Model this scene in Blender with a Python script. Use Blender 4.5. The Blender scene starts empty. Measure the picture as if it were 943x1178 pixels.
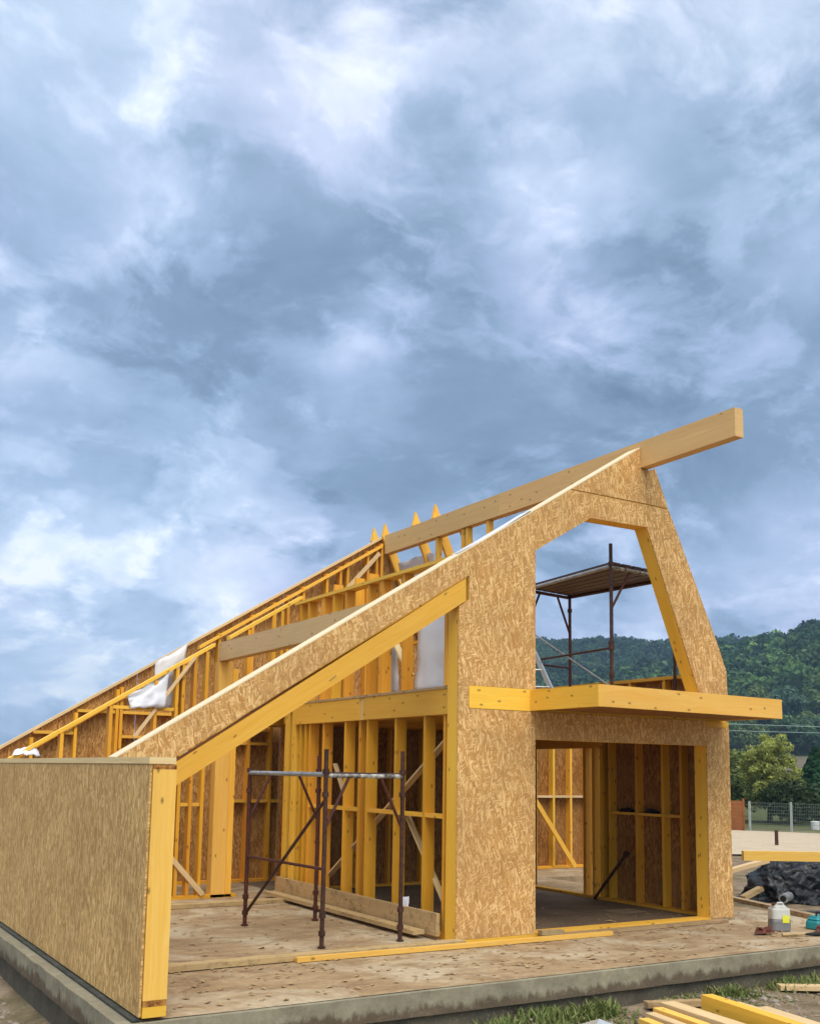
import bpy, bmesh, math, random
import numpy as np
from mathutils import Vector, Matrix, noise
from mathutils.geometry import tessellate_polygon
R = random.Random(7)
NR = np.random.default_rng(11)
sc = bpy.context.scene
COL = sc.collection
PI = math.pi

# ------------------------------------------------------------------ materials
def mat(name):
    m = bpy.data.materials.new(name); m.use_nodes = True
    nt = m.node_tree; nt.nodes.clear()
    out = nt.nodes.new('ShaderNodeOutputMaterial')
    b = nt.nodes.new('ShaderNodeBsdfPrincipled')
    nt.links.new(b.outputs[0], out.inputs[0])
    return m, nt, b
class G:
    """tiny node-graph helper"""
    def __init__(s, nt): s.nt = nt; s.L = nt.links
    def n(s, t, **kw):
        x = s.nt.nodes.new(t)
        for k, v in kw.items(): setattr(x, k, v)
        return x
    def put(s, sock, v):
        if isinstance(v, bpy.types.NodeSocket): s.L.new(v, sock)
        elif v is not None:
            try: sock.default_value = v
            except Exception: sock.default_value = (*v, 1.0)
    def math(s, op, a, b=None, c=None, clamp=False):
        x = s.n('ShaderNodeMath', operation=op); x.use_clamp = clamp
        s.put(x.inputs[0], a)
        if b is not None: s.put(x.inputs[1], b)
        if c is not None: s.put(x.inputs[2], c)
        return x.outputs[0]
    def vmath(s, op, a, b=None):
        x = s.n('ShaderNodeVectorMath', operation=op); s.put(x.inputs[0], a)
        if b is not None: s.put(x.inputs[1], b)
        return x.outputs['Value'] if op in ('DOT_PRODUCT', 'LENGTH') else x.outputs[0]
    def mix(s, f, a, b, mode='MIX'):
        x = s.n('ShaderNodeMix', data_type='RGBA', blend_type=mode); x.clamp_factor = True
        s.put(x.inputs[0], f); s.put(x.inputs[6], a); s.put(x.inputs[7], b)
        return x.outputs[2]
    def noise(s, vec, scale, det=3, rough=.5, dist=0, out=0, dim='3D'):
        x = s.n('ShaderNodeTexNoise', noise_dimensions=dim); s.put(x.inputs['Vector'], vec)
        x.inputs['Scale'].default_value = scale; x.inputs['Detail'].default_value = det
        x.inputs['Roughness'].default_value = rough; x.inputs['Distortion'].default_value = dist
        return x.outputs[out]
    def voro(s, vec, scale, feat='F1', dim='2D', rnd=1.0):
        x = s.n('ShaderNodeTexVoronoi', voronoi_dimensions=dim, feature=feat); s.put(x.inputs['Vector'], vec)
        x.inputs['Scale'].default_value = scale; x.inputs['Randomness'].default_value = rnd
        return x
    def ramp(s, f, stops, interp='LINEAR'):
        x = s.n('ShaderNodeValToRGB'); x.color_ramp.interpolation = interp; s.put(x.inputs[0], f)
        e = x.color_ramp.elements
        while len(e) < len(stops): e.new(.5)
        for el, (p, c) in zip(e, stops):
            el.position = p; el.color = (*c, 1) if len(c) == 3 else c
        return x.outputs[0]
    def mapping(s, vec, scale=(1, 1, 1), rot=(0, 0, 0), loc=(0, 0, 0)):
        x = s.n('ShaderNodeMapping'); s.put(x.inputs[0], vec)
        x.inputs['Scale'].default_value = scale; x.inputs['Rotation'].default_value = rot
        x.inputs['Location'].default_value = loc
        return x.outputs[0]
    def rng(s, v, a, b, c, d, clamp=True):
        x = s.n('ShaderNodeMapRange'); x.clamp = clamp; s.put(x.inputs[0], v)
        for i, q in enumerate((a, b, c, d)): x.inputs[i+1].default_value = q
        return x.outputs[0]
    def bump(s, h, strength=.3, dist=.01):
        x = s.n('ShaderNodeBump'); s.put(x.inputs['Height'], h)
        x.inputs['Strength'].default_value = strength; x.inputs['Distance'].default_value = dist
        return x.outputs[0]
    def sep(s, v):
        x = s.n('ShaderNodeSeparateXYZ'); s.put(x.inputs[0], v); return x.outputs
    def comb(s, x_, y_, z_=0.0):
        x = s.n('ShaderNodeCombineXYZ'); s.put(x.inputs[0], x_); s.put(x.inputs[1], y_); s.put(x.inputs[2], z_); return x.outputs[0]

def uv(g): return g.n('ShaderNodeUVMap', uv_map='UVMap').outputs[0]
def orand(g): return g.n('ShaderNodeObjectInfo').outputs['Random']
def geo(g): return g.n('ShaderNodeNewGeometry').outputs['Position']
def setb(b, rough=.7, spec=.3):
    b.inputs['Roughness'].default_value = rough
    b.inputs['Specular IOR Level'].default_value = spec

def m_osb(name, tint, dark, light, along=1.0, contrast=1.0):
    """strand board: three layers of long flakes lying over each other. v (second uv) runs along the strands"""
    m, nt, b = mat(name); g = G(nt); setb(b, .72, .25)
    U = uv(g)
    warp = g.noise(U, 2.3, 2, .5, out=1)
    wv = g.vmath('SCALE', g.vmath('SUBTRACT', warp, (.5, .5, .5))); nt.nodes[-1].inputs['Scale'].default_value = .16
    for x in nt.nodes:
        if x.type == 'VECT_MATH' and x.operation == 'SCALE': x.inputs['Scale'].default_value = .16
    base = g.vmath('ADD', U, wv)
    col = None; edge = None
    layers = [(0.0, 82, 15, 0), (.42, 72, 17, 3.3), (-.45, 76, 14, 7.1), (1.1, 84, 20, 11.7), (-.16, 62, 12, 17.3)]
    for i, (ang, sx, sy, off) in enumerate(layers):
        v = g.mapping(base, (1, 1, 1), (0, 0, ang * along), (off, off * .7, 0))
        v = g.vmath('MULTIPLY', v, (sx, sy, 1))
        vo = g.voro(v, 1.0)
        cr = g.sep(vo.outputs['Color'])
        ed = g.voro(v, 1.0, 'DISTANCE_TO_EDGE').outputs['Distance']
        edv = g.rng(ed, 0, .10, .84, 1)
        if col is None: col = cr[0]; edge = edv
        else:
            msk = g.math('GREATER_THAN', cr[1], .62)
            f1 = g.n('ShaderNodeMix', data_type='FLOAT'); g.put(f1.inputs[0], msk); g.put(f1.inputs[2], col); g.put(f1.inputs[3], cr[0]); col = f1.outputs[0]
            f2 = g.n('ShaderNodeMix', data_type='FLOAT'); g.put(f2.inputs[0], msk); g.put(f2.inputs[2], edge); g.put(f2.inputs[3], edv); edge = f2.outputs[0]
    fine = g.noise(g.vmath('MULTIPLY', base, (160, 14, 1)), 1.0, 2, .6)
    val = g.math('ADD', g.math('MULTIPLY', col, .8), g.math('MULTIPLY', fine, .22))
    c = g.ramp(val, [(.06, dark), (.3, tuple(.5*(d+t) for d, t in zip(dark, tint))), (.55, tint), (.8, light), (.98, tuple(min(1, 1.12*x) for x in light))])
    big = g.noise(U, 1.1, 3, .6)
    c = g.mix(g.rng(big, .38, .66, 0, .75), c, g.mix(.5, c, (.36, .2, .075)))
    c = g.mix(1.0, c, g.comb(edge, edge, edge), 'MULTIPLY')
    g.put(b.inputs['Base Color'], c)
    g.put(b.inputs['Normal'], g.bump(g.math('ADD', col, edge), .35, .004))
    return m

def m_wood(name, a, c, knots=True, grey=0.0, dirt=0.0, sat=.06):
    m, nt, b = mat(name); g = G(nt); setb(b, .6, .3)
    U = uv(g); r = orand(g)
    off = g.comb(g.math('MULTIPLY', r, 37.0), g.math('MULTIPLY', r, 91.0))
    V = g.vmath('ADD', U, off)
    w = g.noise(g.vmath('MULTIPLY', V, (1.3, 9, 1)), 1.0, 3, .55)
    st = g.vmath('ADD', g.vmath('MULTIPLY', V, (.9, 46, 1)), g.comb(0.0, g.math('MULTIPLY', w, 7.0)))
    grain = g.noise(st, 1.0, 3, .6)
    fine = g.noise(g.vmath('MULTIPLY', V, (5, 320, 1)), 1.0, 2, .6)
    val = g.math('ADD', g.math('MULTIPLY', grain, .75), g.math('MULTIPLY', fine, .25))
    col = g.ramp(val, [(.3, c), (.5, tuple(.5*(x+y) for x, y in zip(a, c))), (.68, a)])
    bb = g.noise(g.vmath('MULTIPLY', V, (.5, 2.2, 1)), 1.0, 3, .55)
    col = g.mix(g.rng(bb, .35, .7, 0, .35), col, g.mix(.6, col, tuple(x*.62 for x in c)))
    if knots:
        kv = g.voro(g.vmath('MULTIPLY', V, (6.5, 13.0, 1)), 1.0)
        kk = g.math('MULTIPLY', g.rng(kv.outputs['Distance'], .06, .22, 1, 0), g.math('GREATER_THAN', g.sep(kv.outputs['Color'])[2], .885))
        col = g.mix(g.math('MULTIPLY', kk, .8), col, (.20, .085, .02))
    if grey: 
        gn = g.noise(V, 1.3, 4, .6)
        col = g.mix(g.rng(gn, .3, .75, grey*.4, grey), col, (.34, .29, .22))
    if dirt:
        dn = g.noise(geo(g), 9, 4, .65)
        col = g.mix(g.rng(dn, .5, .72, 0, dirt), col, (.13, .085, .05))
    hs = g.n('ShaderNodeHueSaturation'); g.put(hs.inputs['Color'], col)
    g.put(hs.inputs['Value'], g.rng(r, 0, 1, .84, 1.10)); g.put(hs.inputs['Hue'], g.rng(g.math('FRACT', g.math('MULTIPLY', r, 7.3)), 0, 1, .492, .505))
    g.put(b.inputs['Base Color'], hs.outputs[0])
    g.put(b.inputs['Normal'], g.bump(val, .12, .003))
    return m

def m_plain(name, c, rough=.6, metal=0, noise_amt=.25, scale=8, spec=.3, c2=None, bump=0):
    m, nt, b = mat(name); g = G(nt); setb(b, rough, spec); b.inputs['Metallic'].default_value = metal
    n = g.noise(geo(g), scale, 4, .6)
    col = g.mix(g.rng(n, .35, .7, 0, 1), c, c2 or tuple(x*(1-noise_amt) for x in c))
    g.put(b.inputs['Base Color'], col)
    if bump: g.put(b.inputs['Normal'], g.bump(n, bump, .01))
    return m

M = {}
M['osb'] = m_osb('osb_facade', (.68, .375, .125), (.46, .225, .065), (.88, .575, .25))
M['osb_side'] = m_osb('osb_side_wall', (.64, .385, .13), (.36, .205, .068), (.86, .575, .25), along=.28)
M['osb_shaded'] = m_osb('osb_inner_shaded', (.29, .115, .02), (.15, .048, .009), (.42, .20, .045), along=.4)  # same strand board, darkened and reddened to paint the indoor shade
M['osb_half_shaded'] = m_osb('osb_back_gable_half_shaded', (.46, .225, .06), (.25, .095, .022), (.64, .37, .12), along=.4)  # same strand board, partly darkened to paint the porch shade
M['wood'] = m_wood('fresh_spruce', (.95, .57, .085), (.88, .45, .04))
M['wood_post'] = m_wood('fresh_spruce_bright', (.96, .60, .15), (.90, .47, .07))
M['stud'] = m_wood('stud_spruce', (.88, .46, .045), (.76, .33, .018))
M['pale'] = m_wood('pale_spruce', (.82, .63, .36), (.66, .45, .2), knots=False)
M['cream'] = m_wood('sky_lit_edge', (.90, .76, .52), (.78, .60, .34), knots=False)  # sky light on the rake's top put into the colour
M['glulam'] = m_wood('glulam', (.86, .58, .23), (.72, .44, .15), grey=.08)
M['purlin'] = m_wood('weathered_glulam', (.82, .57, .25), (.66, .43, .17), grey=.2)
M['plank'] = m_wood('site_plank', (.62, .43, .19), (.45, .28, .10), grey=.35, dirt=.6)
M['oldplank'] = m_wood('weathered_plank', (.42, .29, .14), (.28, .18, .08), grey=.5, dirt=.7)
M['stain'] = m_plain('burnt_mark', (.16, .04, .01), .6, c2=(.62, .30, .06), scale=26)
M['rust'] = m_plain('rusty_steel', (.12, .035, .022), .55, .2, c2=(.05, .022, .018), scale=30)
M['rustdark'] = m_plain('dark_steel', (.045, .026, .022), .5, .3, c2=(.11, .05, .035), scale=24)
M['galv'] = m_plain('galvanised', (.46, .48, .48), .45, .5, c2=(.25, .25, .24), scale=14)
M['splash'] = m_plain('splashed_steel', (.05, .035, .03), .6, .1, c2=(.62, .60, .55), scale=17)
M['alu'] = m_plain('aluminium', (.62, .66, .66), .35, .7, .15)
M['black'] = m_plain('black_rubber', (.012, .012, .013), .6)
M['membrane'] = m_plain('dark_membrane', (.03, .035, .03), .7, c2=(.09, .09, .075), scale=6)
M['fence'] = m_plain('fence_grey', (.42, .46, .42), .5, .3)
M['fencewire'] = m_plain('fence_wire', (.20, .24, .21), .5, .4)
M['brown'] = m_plain('brown_board', (.30, .105, .03), .6, c2=(.22, .075, .02), scale=2)
M['cyan'] = m_plain('cyan_plastic', (.03, .28, .31), .4)
M['redrag'] = m_plain('red_brown_cloth', (.16, .045, .03), .9, c2=(.08, .03, .02), scale=20)
M['cable'] = m_plain('cable_grey', (.42, .52, .47), .5)
M['white_thing'] = m_plain('white_paint', (.72, .72, .70), .6)
M['jug_white'] = m_plain('milky_plastic', (.58, .57, .52), .35, noise_amt=.08, spec=.5)
M['jug_grey'] = m_plain('liquid_grey', (.22, .215, .22), .35, noise_amt=.2, spec=.5)
M['yellow'] = m_plain('yellow_label', (.78, .76, .06), .5, noise_amt=.1)
M['red'] = m_plain('red_cap', (.13, .02, .015), .5)

def mk_sheet():
    m, nt, b = mat('plastic_film'); g = G(nt); setb(b, .35, .5)
    n = g.noise(geo(g), 5, 3)
    g.put(b.inputs['Base Color'], g.mix(n, (.90, .90, .93), (.80, .80, .87)))
    b.inputs['Transmission Weight'].default_value = 0.0
    out = [x for x in nt.nodes if x.type == 'OUTPUT_MATERIAL'][0]
    tl = g.n('ShaderNodeBsdfTranslucent'); tl.inputs[0].default_value = (.75, .78, .84, 1)
    ms = g.n('ShaderNodeMixShader'); ms.inputs[0].default_value = .22
    g.L.new(b.outputs[0], ms.inputs[1]); g.L.new(tl.outputs[0], ms.inputs[2]); g.L.new(ms.outputs[0], out.inputs[0])
    return m
M['film'] = mk_sheet()
def mk_tarp():
    m, nt, b = mat('black_film'); g = G(nt); setb(b, .36, .35)
    n = g.noise(geo(g), 2.2, 5, .6)
    g.put(b.inputs['Base Color'], g.mix(g.rng(n, .4, .7, 0, 1), (.006, .007, .009), (.014, .016, .02)))
    v = g.n('ShaderNodeTexVoronoi', feature='DISTANCE_TO_EDGE'); g.put(v.inputs['Vector'], geo(g)); v.inputs['Scale'].default_value = 3.2
    g.put(b.inputs['Normal'], g.bump(g.noise(geo(g), 3.5, 3, .5, 1.5), .9, .09))
    return m
M['tarp'] = mk_tarp()
def mk_concrete(name, c, c2, mud=0):
    m, nt, b = mat(name); g = G(nt); setb(b, .85, .2)
    p = geo(g)
    n1 = g.noise(p, 1.6, 6, .65, .6); n2 = g.noise(p, 14, 4, .6); n3 = g.noise(g.vmath('MULTIPLY', p, (.8, 2.6, 1)), 2.2, 5, .6, .8)
    col = g.mix(g.rng(n1, .36, .66, 0, 1), c, c2)
    if mud:
        col = g.mix(g.rng(n3, .42, .62, 0, .85), col, (.27, .172, .092))
        n4 = g.noise(p, 3.1, 5, .7, 1.5)
        col = g.mix(g.rng(n4, .57, .68, 0, .8), col, (.17, .10, .055))
        n5 = g.noise(g.vmath('ADD', p, (9, 4, 0)), 1.1, 5, .65, .6)
        col = g.mix(g.rng(n5, .5, .64, 0, .8), col, (.56, .47, .33))
    col = g.mix(g.rng(n2, .3, .75, 0, .5), col, tuple(x*.6 for x in c2))
    if name == 'slab_edge_concrete':
        zz_ = g.sep(p)[2]; dn = g.noise(g.vmath('MULTIPLY', p, (3, 3, 1.2)), 2.0, 5, .65)
        lv = g.math('ADD', zz_, g.math('MULTIPLY', g.math('SUBTRACT', dn, .5), .32))
        col = g.mix(g.rng(lv, -.15, -.10, .9, 0), col, (.105, .075, .048))
        dn2 = g.noise(p, 4.0, 5, .7); col = g.mix(g.rng(dn2, .55, .68, 0, .6), col, (.20, .145, .09))
    ch = g.noise(p, 60, 2)
    g.put(b.inputs['Base Color'], g.mix(g.rng(ch, .62, .75, 0, .35), col, (.5, .45, .36)))
    g.put(b.inputs['Normal'], g.bump(g.math('ADD', n2, n1), .5, .012))
    return m
M['slab'] = mk_concrete('muddy_concrete', (.49, .355, .205), (.36, .24, .13), 1)
M['conc'] = mk_concrete('slab_edge_concrete', (.36, .32, .22), (.24, .215, .15))
M['conc_dark'] = mk_concrete('footing_concrete', (.16, .135, .095), (.085, .075, .055))
def mk_soil():
    m, nt, b = mat('ground_soil'); g = G(nt); setb(b, .95, .1)
    p = geo(g)
    n1 = g.noise(p, .35, 5, .6); n2 = g.noise(p, 3, 6, .65); n3 = g.noise(p, 30, 3, .6)
    col = g.ramp(n2, [(.3, (.11, .075, .048)), (.5, (.22, .155, .10)), (.68, (.34, .255, .18))])
    col = g.mix(g.rng(n3, .55, .72, 0, .55), col, (.34, .28, .21))
    col = g.mix(g.rng(g.noise(p, .8, 5, .7), .46, .6, 0, .35), col, (.12, .13, .05))
    # beyond the building plot it is all meadow
    s = g.sep(p)
    d = g.vmath('LENGTH', g.vmath('SUBTRACT', p, (0, 0, 0)))
    mead = g.mix(n1, (.07, .085, .028), (.115, .12, .05))
    col = g.mix(g.rng(d, 24, 40, 0, 1), col, mead)
    g.put(b.inputs['Base Color'], col)
    g.put(b.inputs['Normal'], g.bump(g.math('ADD', n2, n3), .7, .04))
    return m
M['soil'] = mk_soil()
M['gravel'] = mk_concrete('pale_gravel', (.60, .47, .33), (.50, .39, .27))
M['hillside'] = m_plain('hillside_undergrowth', (.022, .034, .013), .95, noise_amt=.4, scale=.05, spec=.05)
M['field'] = m_plain('ploughed_field', (.17, .13, .095), .95, c2=(.11, .10, .06), scale=.15, spec=.05)
M['verge'] = m_plain('mown_verge', (.16, .165, .07), .95, c2=(.24, .21, .14), scale=.8, spec=.05)

def m_leaf(name, base, var=.35, attr=True):
    m, nt, b = mat(name); g = G(nt); setb(b, .65, .2)
    at = g.n('ShaderNodeAttribute', attribute_name='tint')
    n = g.noise(geo(g), .9, 2)
    col = g.mix(1.0, base, at.outputs['Color'], 'MULTIPLY') if attr else base
    g.put(b.inputs['Base Color'], col)
    out = [x for x in nt.nodes if x.type == 'OUTPUT_MATERIAL'][0]
    tl = g.n('ShaderNodeBsdfTranslucent'); g.put(tl.inputs[0], col)
    ms = g.n('ShaderNodeMixShader'); ms.inputs[0].default_value = .3
    g.L.new(b.outputs[0], ms.inputs[1]); g.L.new(tl.outputs[0], ms.inputs[2]); g.L.new(ms.outputs[0], out.inputs[0])
    return m
M['leaf'] = m_leaf('foliage', (1, 1, 1))
M['bark'] = m_plain('bark', (.09, .065, .045), .9, noise_amt=.5)

# ------------------------------------------------------------------ mesh helpers
class MB:
    def __init__(s): s.v = []; s.f = []; s.uv = []; s.mi = []
    def poly(s, pts, uvs, mi=0):
        b = len(s.v); s.v += [tuple(p) for p in pts]; s.f.append(tuple(range(b, b+len(pts)))); s.uv += [tuple(u) for u in uvs]; s.mi.append(mi)
    def hexa(s, P, L, W, H, mi=0, ends=None):
        """P: 8 corners, index = 4*i(l)+2*j(w)+k(h). grain runs along l"""
        o = R.random()*5; q = R.random()*5
        def F(ix, uvs, m=mi): s.poly([P[i] for i in ix], [(u+o, v+q) for u, v in uvs], m)
        F((0,4,5,1), ((0,0),(L,0),(L,H),(0,H)));           # -w
        F((2,3,7,6), ((0,W),(0,W+H),(L,W+H),(L,W)))        # +w
        F((0,2,6,4), ((0,0),(0,W),(L,W),(L,0)))            # -h
        F((1,5,7,3), ((0,H),(L,H),(L,H+W),(0,H+W)))        # +h
        e = mi if ends is None else ends
        F((0,1,3,2), ((0,0),(H*.05,0),(H*.05,W),(0,W)), e)
        F((4,6,7,5), ((L,0),(L,W),(L+H*.05,W),(L+H*.05,0)), e)
    def box(s, a, b, mi=0, grain=None, ends=None):
        a = Vector(a); b = Vector(b); d = b-a
        ax = grain if grain is not None else max(range(3), key=lambda i: abs(d[i]))
        o = [i for i in range(3) if i != ax]
        if ax == 1: o = o[::-1]
        P = []
        for i in (0, 1):
            for j in (0, 1):
                for k in (0, 1):
                    p = Vector(); p[ax] = (a, b)[i][ax]; p[o[0]] = (a, b)[j][o[0]]; p[o[1]] = (a, b)[k][o[1]]; P.append(p)
        s.hexa(P, abs(d[ax]), abs(d[o[0]]), abs(d[o[1]]), mi, ends)
    def beam(s, a, b, w, h, up=(0, 0, 1), mi=0, ends=None, cut=None):
        """oriented bar from a to b (centre line), w across, h along up"""
        a = Vector(a); b = Vector(b); t = (b-a).normalized(); up = Vector(up)
        sd = t.cross(up).normalized(); hh = sd.cross(t).normalized()
        if cut == 'v': hh = Vector(up)
        P = []
        for p in (a, b):
            for j in (-.5, .5):
                for k in (-.5, .5): P.append(p + sd*w*j + hh*h*k)
        s.hexa(P, (b-a).length, w, h, mi, ends)
    def tube(s, pts, r, n=8, mi=0, cap=True):
        pts = [Vector(p) for p in pts]; rs = r if isinstance(r, (list, tuple)) else [r]*len(pts)
        rings = []
        for i, p in enumerate(pts):
            t = (pts[min(i+1, len(pts)-1)] - pts[max(i-1, 0)]).normalized()
            u = t.cross(Vector((0, 0, 1)));
            if u.length < .05: u = t.cross(Vector((1, 0, 0)))
            u.normalize(); w = t.cross(u)
            rings.append([p + (u*math.cos(2*PI*k/n) + w*math.sin(2*PI*k/n))*rs[i] for k in range(n)])
        for i in range(len(pts)-1):
            for k in range(n):
                k2 = (k+1) % n
                s.poly([rings[i][k], rings[i+1][k], rings[i+1][k2], rings[i][k2]], [(i, k/n), (i+1, k/n), (i+1, (k+1)/n), (i, (k+1)/n)], mi)
        if cap:
            s.poly(rings[0], [(0, 0)]*n, mi); s.poly(rings[-1][::-1], [(0, 0)]*n, mi)
    def prism(s, outer, holes, ax, a, b, mi=0, mi_side=None, swap=False):
        """polygon in the plane normal to ax between a and b. polygon coordinates are the two other axes in order"""
        o = [i for i in range(3) if i != ax]
        def P(q, c):
            p = [0, 0, 0]; p[o[0]], p[o[1]] = q; p[ax] = c; return tuple(p)
        loops = [[Vector((x, y, 0)) for x, y in lp] for lp in [outer]+list(holes)]
        tris = tessellate_polygon(loops); flat = [q for lp in [outer]+list(holes) for q in lp]
        off = R.random()*7
        for c, fl in ((a, 0), (b, 1)):
            for t in tris:
                q = [flat[i] for i in (t if fl else t[::-1])]
                s.poly([P(x, c) for x in q], [((x[0]+off, x[1]+off) if not swap else (x[1]+off, x[0]+off)) for x in q], mi)
        ms = mi if mi_side is None else mi_side
        for lp in [outer]+list(holes):
            for i in range(len(lp)):
                p, q = lp[i], lp[(i+1) % len(lp)]; L = math.dist(p, q); w = abs(b-a); oo = R.random()*5
                s.poly([P(p, a), P(q, a), P(q, b), P(p, b)], [(oo, 0), (oo+L, 0), (oo+L, w), (oo, w)], ms)
    def build(s, name, mats, parent=None, smooth=False, fixn=True):
        me = bpy.data.meshes.new(name)
        me.from_pydata(s.v, [], s.f)
        uvl = me.uv_layers.new(name='UVMap')
        uvl.data.foreach_set('uv', [c for u in s.uv for c in u[:2]])
        if isinstance(mats, str): mats = [mats]
        for m in mats: me.materials.append(M[m])
        me.polygons.foreach_set('material_index', s.mi)
        if fixn:
            bm = bmesh.new(); bm.from_mesh(me); bmesh.ops.remove_doubles(bm, verts=bm.verts, dist=1e-5)
            bmesh.ops.recalc_face_normals(bm, faces=bm.faces); bm.to_mesh(me); bm.free()
        if smooth: me.polygons.foreach_set('use_smooth', [True]*len(me.polygons))
        o = bpy.data.objects.new(name, me); COL.objects.link(o)
        if parent: o.parent = parent
        return o
def one(fn, name, m, parent=None, **k):
    b = MB(); fn(b); return b.build(name, m, parent, **k)
def box(name, a, b, m, parent=None, grain=None, **k):
    q = MB(); q.box(a, b, grain=grain); return q.build(name, m, parent, **k)
def beam(name, a, b, w, h, m, parent=None, up=(0, 0, 1), **k):
    q = MB(); q.beam(a, b, w, h, up, **k); return q.build(name, m, parent)
def prism(name, outer, holes, ax, a, b, m, parent=None, swap=False, side=None):
    q = MB(); q.prism(outer, holes, ax, a, b, 0, (1 if side else None), swap); return q.build(name, [m, side] if side else m, parent)
def empty(name, loc, label=None, cat=None, group=None):
    o = bpy.data.objects.new(name, None); COL.objects.link(o); o.location = loc; o.empty_display_size = .2
    return tag(o, label, cat, group)
def tag(o, label=None, cat=None, group=None, kind=None):
    if label: o['label'] = label
    if cat: o['category'] = cat
    if group: o['group'] = group
    if kind: o['kind'] = kind
    return o
def seat(o, base):
    """move a top-level mesh object's origin to base without moving its shape"""
    d = Vector(base); o.data.transform(Matrix.Translation(-d)); o.location = d; return o

# ------------------------------------------------------------------ roof line shared by both gables
def roof(x): return 4.21 + .626*x

HOUSE = empty('timber_frame_house', (0, 0, 0), 'unfinished timber frame house with strand board gable, bare studs and long ridge beam', 'house')

# foundation -------------------------------------------------------
def slab_bm():
    # edges get an uneven outline
    b = MB(); x0, x1, y0, y1 = -4.09, 5.42, -1.83, 7.3
    b.box((x0, y0, -.20), (x1, y1, 0), 0, grain=0)
    return b
o = slab_bm()
f = o.build('foundation', ['conc'], HOUSE)
bm = bmesh.new(); bm.from_mesh(f.data)
bmesh.ops.subdivide_edges(bm, edges=bm.edges, cuts=60, use_grid_fill=True)
for v in bm.verts:
    n = noise.noise(v.co*2.1)*.016 + noise.noise(v.co*7)*.012
    if abs(v.co.y+1.83) < .02: v.co.y += n + (.012 if v.co.z > -.001 else 0)
    if abs(v.co.x+4.09) < .02: v.co.x += n
    if v.co.z > -.001 and v.co.y > -1.7: v.co.z += noise.noise(v.co*3)*.002
bm.to_mesh(f.data); bm.free()
b = MB(); b.box((-4.03, -1.79, -.75), (5.38, 7.2, -.201), grain=0)
b.build('footing', 'conc_dark', HOUSE)
box('foundation', (5.43, 5.2, -.5), (8.75, 7.3, -.002), 'slab', HOUSE)
b = MB(); 
NX, NY = 80, 60
def top_h(x, y): return .006 + .0035*noise.noise(Vector((x*2, y*2, 0)))
for i in range(NX):
    for j in range(NY):
        xs = [-3.93+ (9.31)*(i+k)/NX for k in (0, 1)]; ys = [-1.79+(9.05)*(j+k)/NY for k in (0, 1)]
        b.poly([(xs[0], ys[0], top_h(xs[0], ys[0])), (xs[1], ys[0], top_h(xs[1], ys[0])), (xs[1], ys[1], top_h(xs[1], ys[1])), (xs[0], ys[1], top_h(xs[0], ys[1]))], [(0, 0), (1, 0), (1, 1), (0, 1)])
b.build('slab_surface', 'slab', f, smooth=True)
b = MB(); b.box((-3.985, -1.8, .009), (-3.93, 6.7, .022), grain=1); b.build('membrane_strip', 'membrane', f)
M['room'] = mk_concrete('shaded_room_floor', (.24, .165, .10), (.15, .10, .062))  # shade of the room painted as a darker brown concrete colour
box('room_floor_shade', (.2, .21, .006), (4.08, 6.45, .0135), 'room', f)  # thin dark sheet over the slab that paints the room's shade

# left low side wall ----------------------------------------------
Y0, YB = -1.81, 6.62
b = MB(); b.box((-3.922, Y0+.03, .03), (-3.745, YB, 1.80), grain=2)
SW = b.build('side_wall', 'stud', HOUSE)
ys = [Y0+.003, .72, 3.2, 5.7, YB]
for i in range(4):
    prism('osb_sheet', [(ys[i]+.002, .035), (ys[i+1]-.002, .035), (ys[i+1]-.002, 1.835), (ys[i]+.002, 1.835)], [], 0, -3.94, -3.923, 'osb_side', SW)
box('wall_plate', (-3.935, Y0+.01, 1.803), (-3.75, YB, 1.838), 'plank', SW)
box('wall_plate', (-3.948, Y0, 1.841), (-3.745, YB, 1.89), 'pale', SW)
b = MB(); b.box((-3.918, Y0-.012, .15), (-3.742, Y0+.029, 1.80), grain=2)
b.build('end_post', 'wood_post', SW)
for z0, z1, mm in ((1.801, 1.834, 'stain'), (.105, .149, 'stain'), (.03, .104, 'wood')):
    box('post_end_block' if mm == 'wood' else 'branded_strip', (-3.917, Y0-.011, z0), (-3.743, Y0+.029, z1), mm, SW, grain=0)

# front gable ------------------------------------------------------
e = .003
outer = [(-3.70, 1.898), (-3.15, 1.902), (.003, 3.885), (.131, 3.968), (.131, 3.712), (.003, 3.625), (.003, .002), (1.062, .002), (1.062, 2.2), (3.833, 2.2), (3.833, .002),
         (4.238, .002), (4.21, 3.175), (4.07, 3.49), (2.985, 5.69), (2.89, 5.655), (2.745, 5.655), (2.745, roof(2.745)-.012)]
outer[0] = (-3.70, roof(-3.70)-.004)
hole = [(1.062, 2.771), (3.752, 2.771), (2.838, 4.916), (1.908, 4.906), (1.062, 4.393)]
GW = prism('gable_wall', outer, [hole], 1, .002, .20, 'wood', HOUSE)
b = MB()   # pale strip painting the sky-lit top face of the rake
b.beam((-3.70, .095, roof(-3.70)+.002), (2.742, .095, roof(2.742)+.002), .226, .016, cut='v'); b.build('rake_edge', 'cream', GW)
ya, yb = -.016, -.0005
def sheet(pts, parent=GW, m='osb'): return prism('osb_sheet', pts, [], 1, ya, yb, m, parent)
rz = lambda x: roof(x)-.006
sheet([(-3.72, 1.893), (-3.17, 1.893), (.102, 3.975), (.132, 3.985), (.132, 3.715), (0, 3.63), (0, 2.765), (.897, 2.765), (.897, rz(.897)), (-3.72, rz(-3.72))])
sheet([(.90, 2.765), (1.065, 2.765), (1.065, 4.39), (1.91, 4.9), (2.797, 4.912), (2.797, 5.202), (1.592, 5.202), (.90, rz(.90))])
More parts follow.
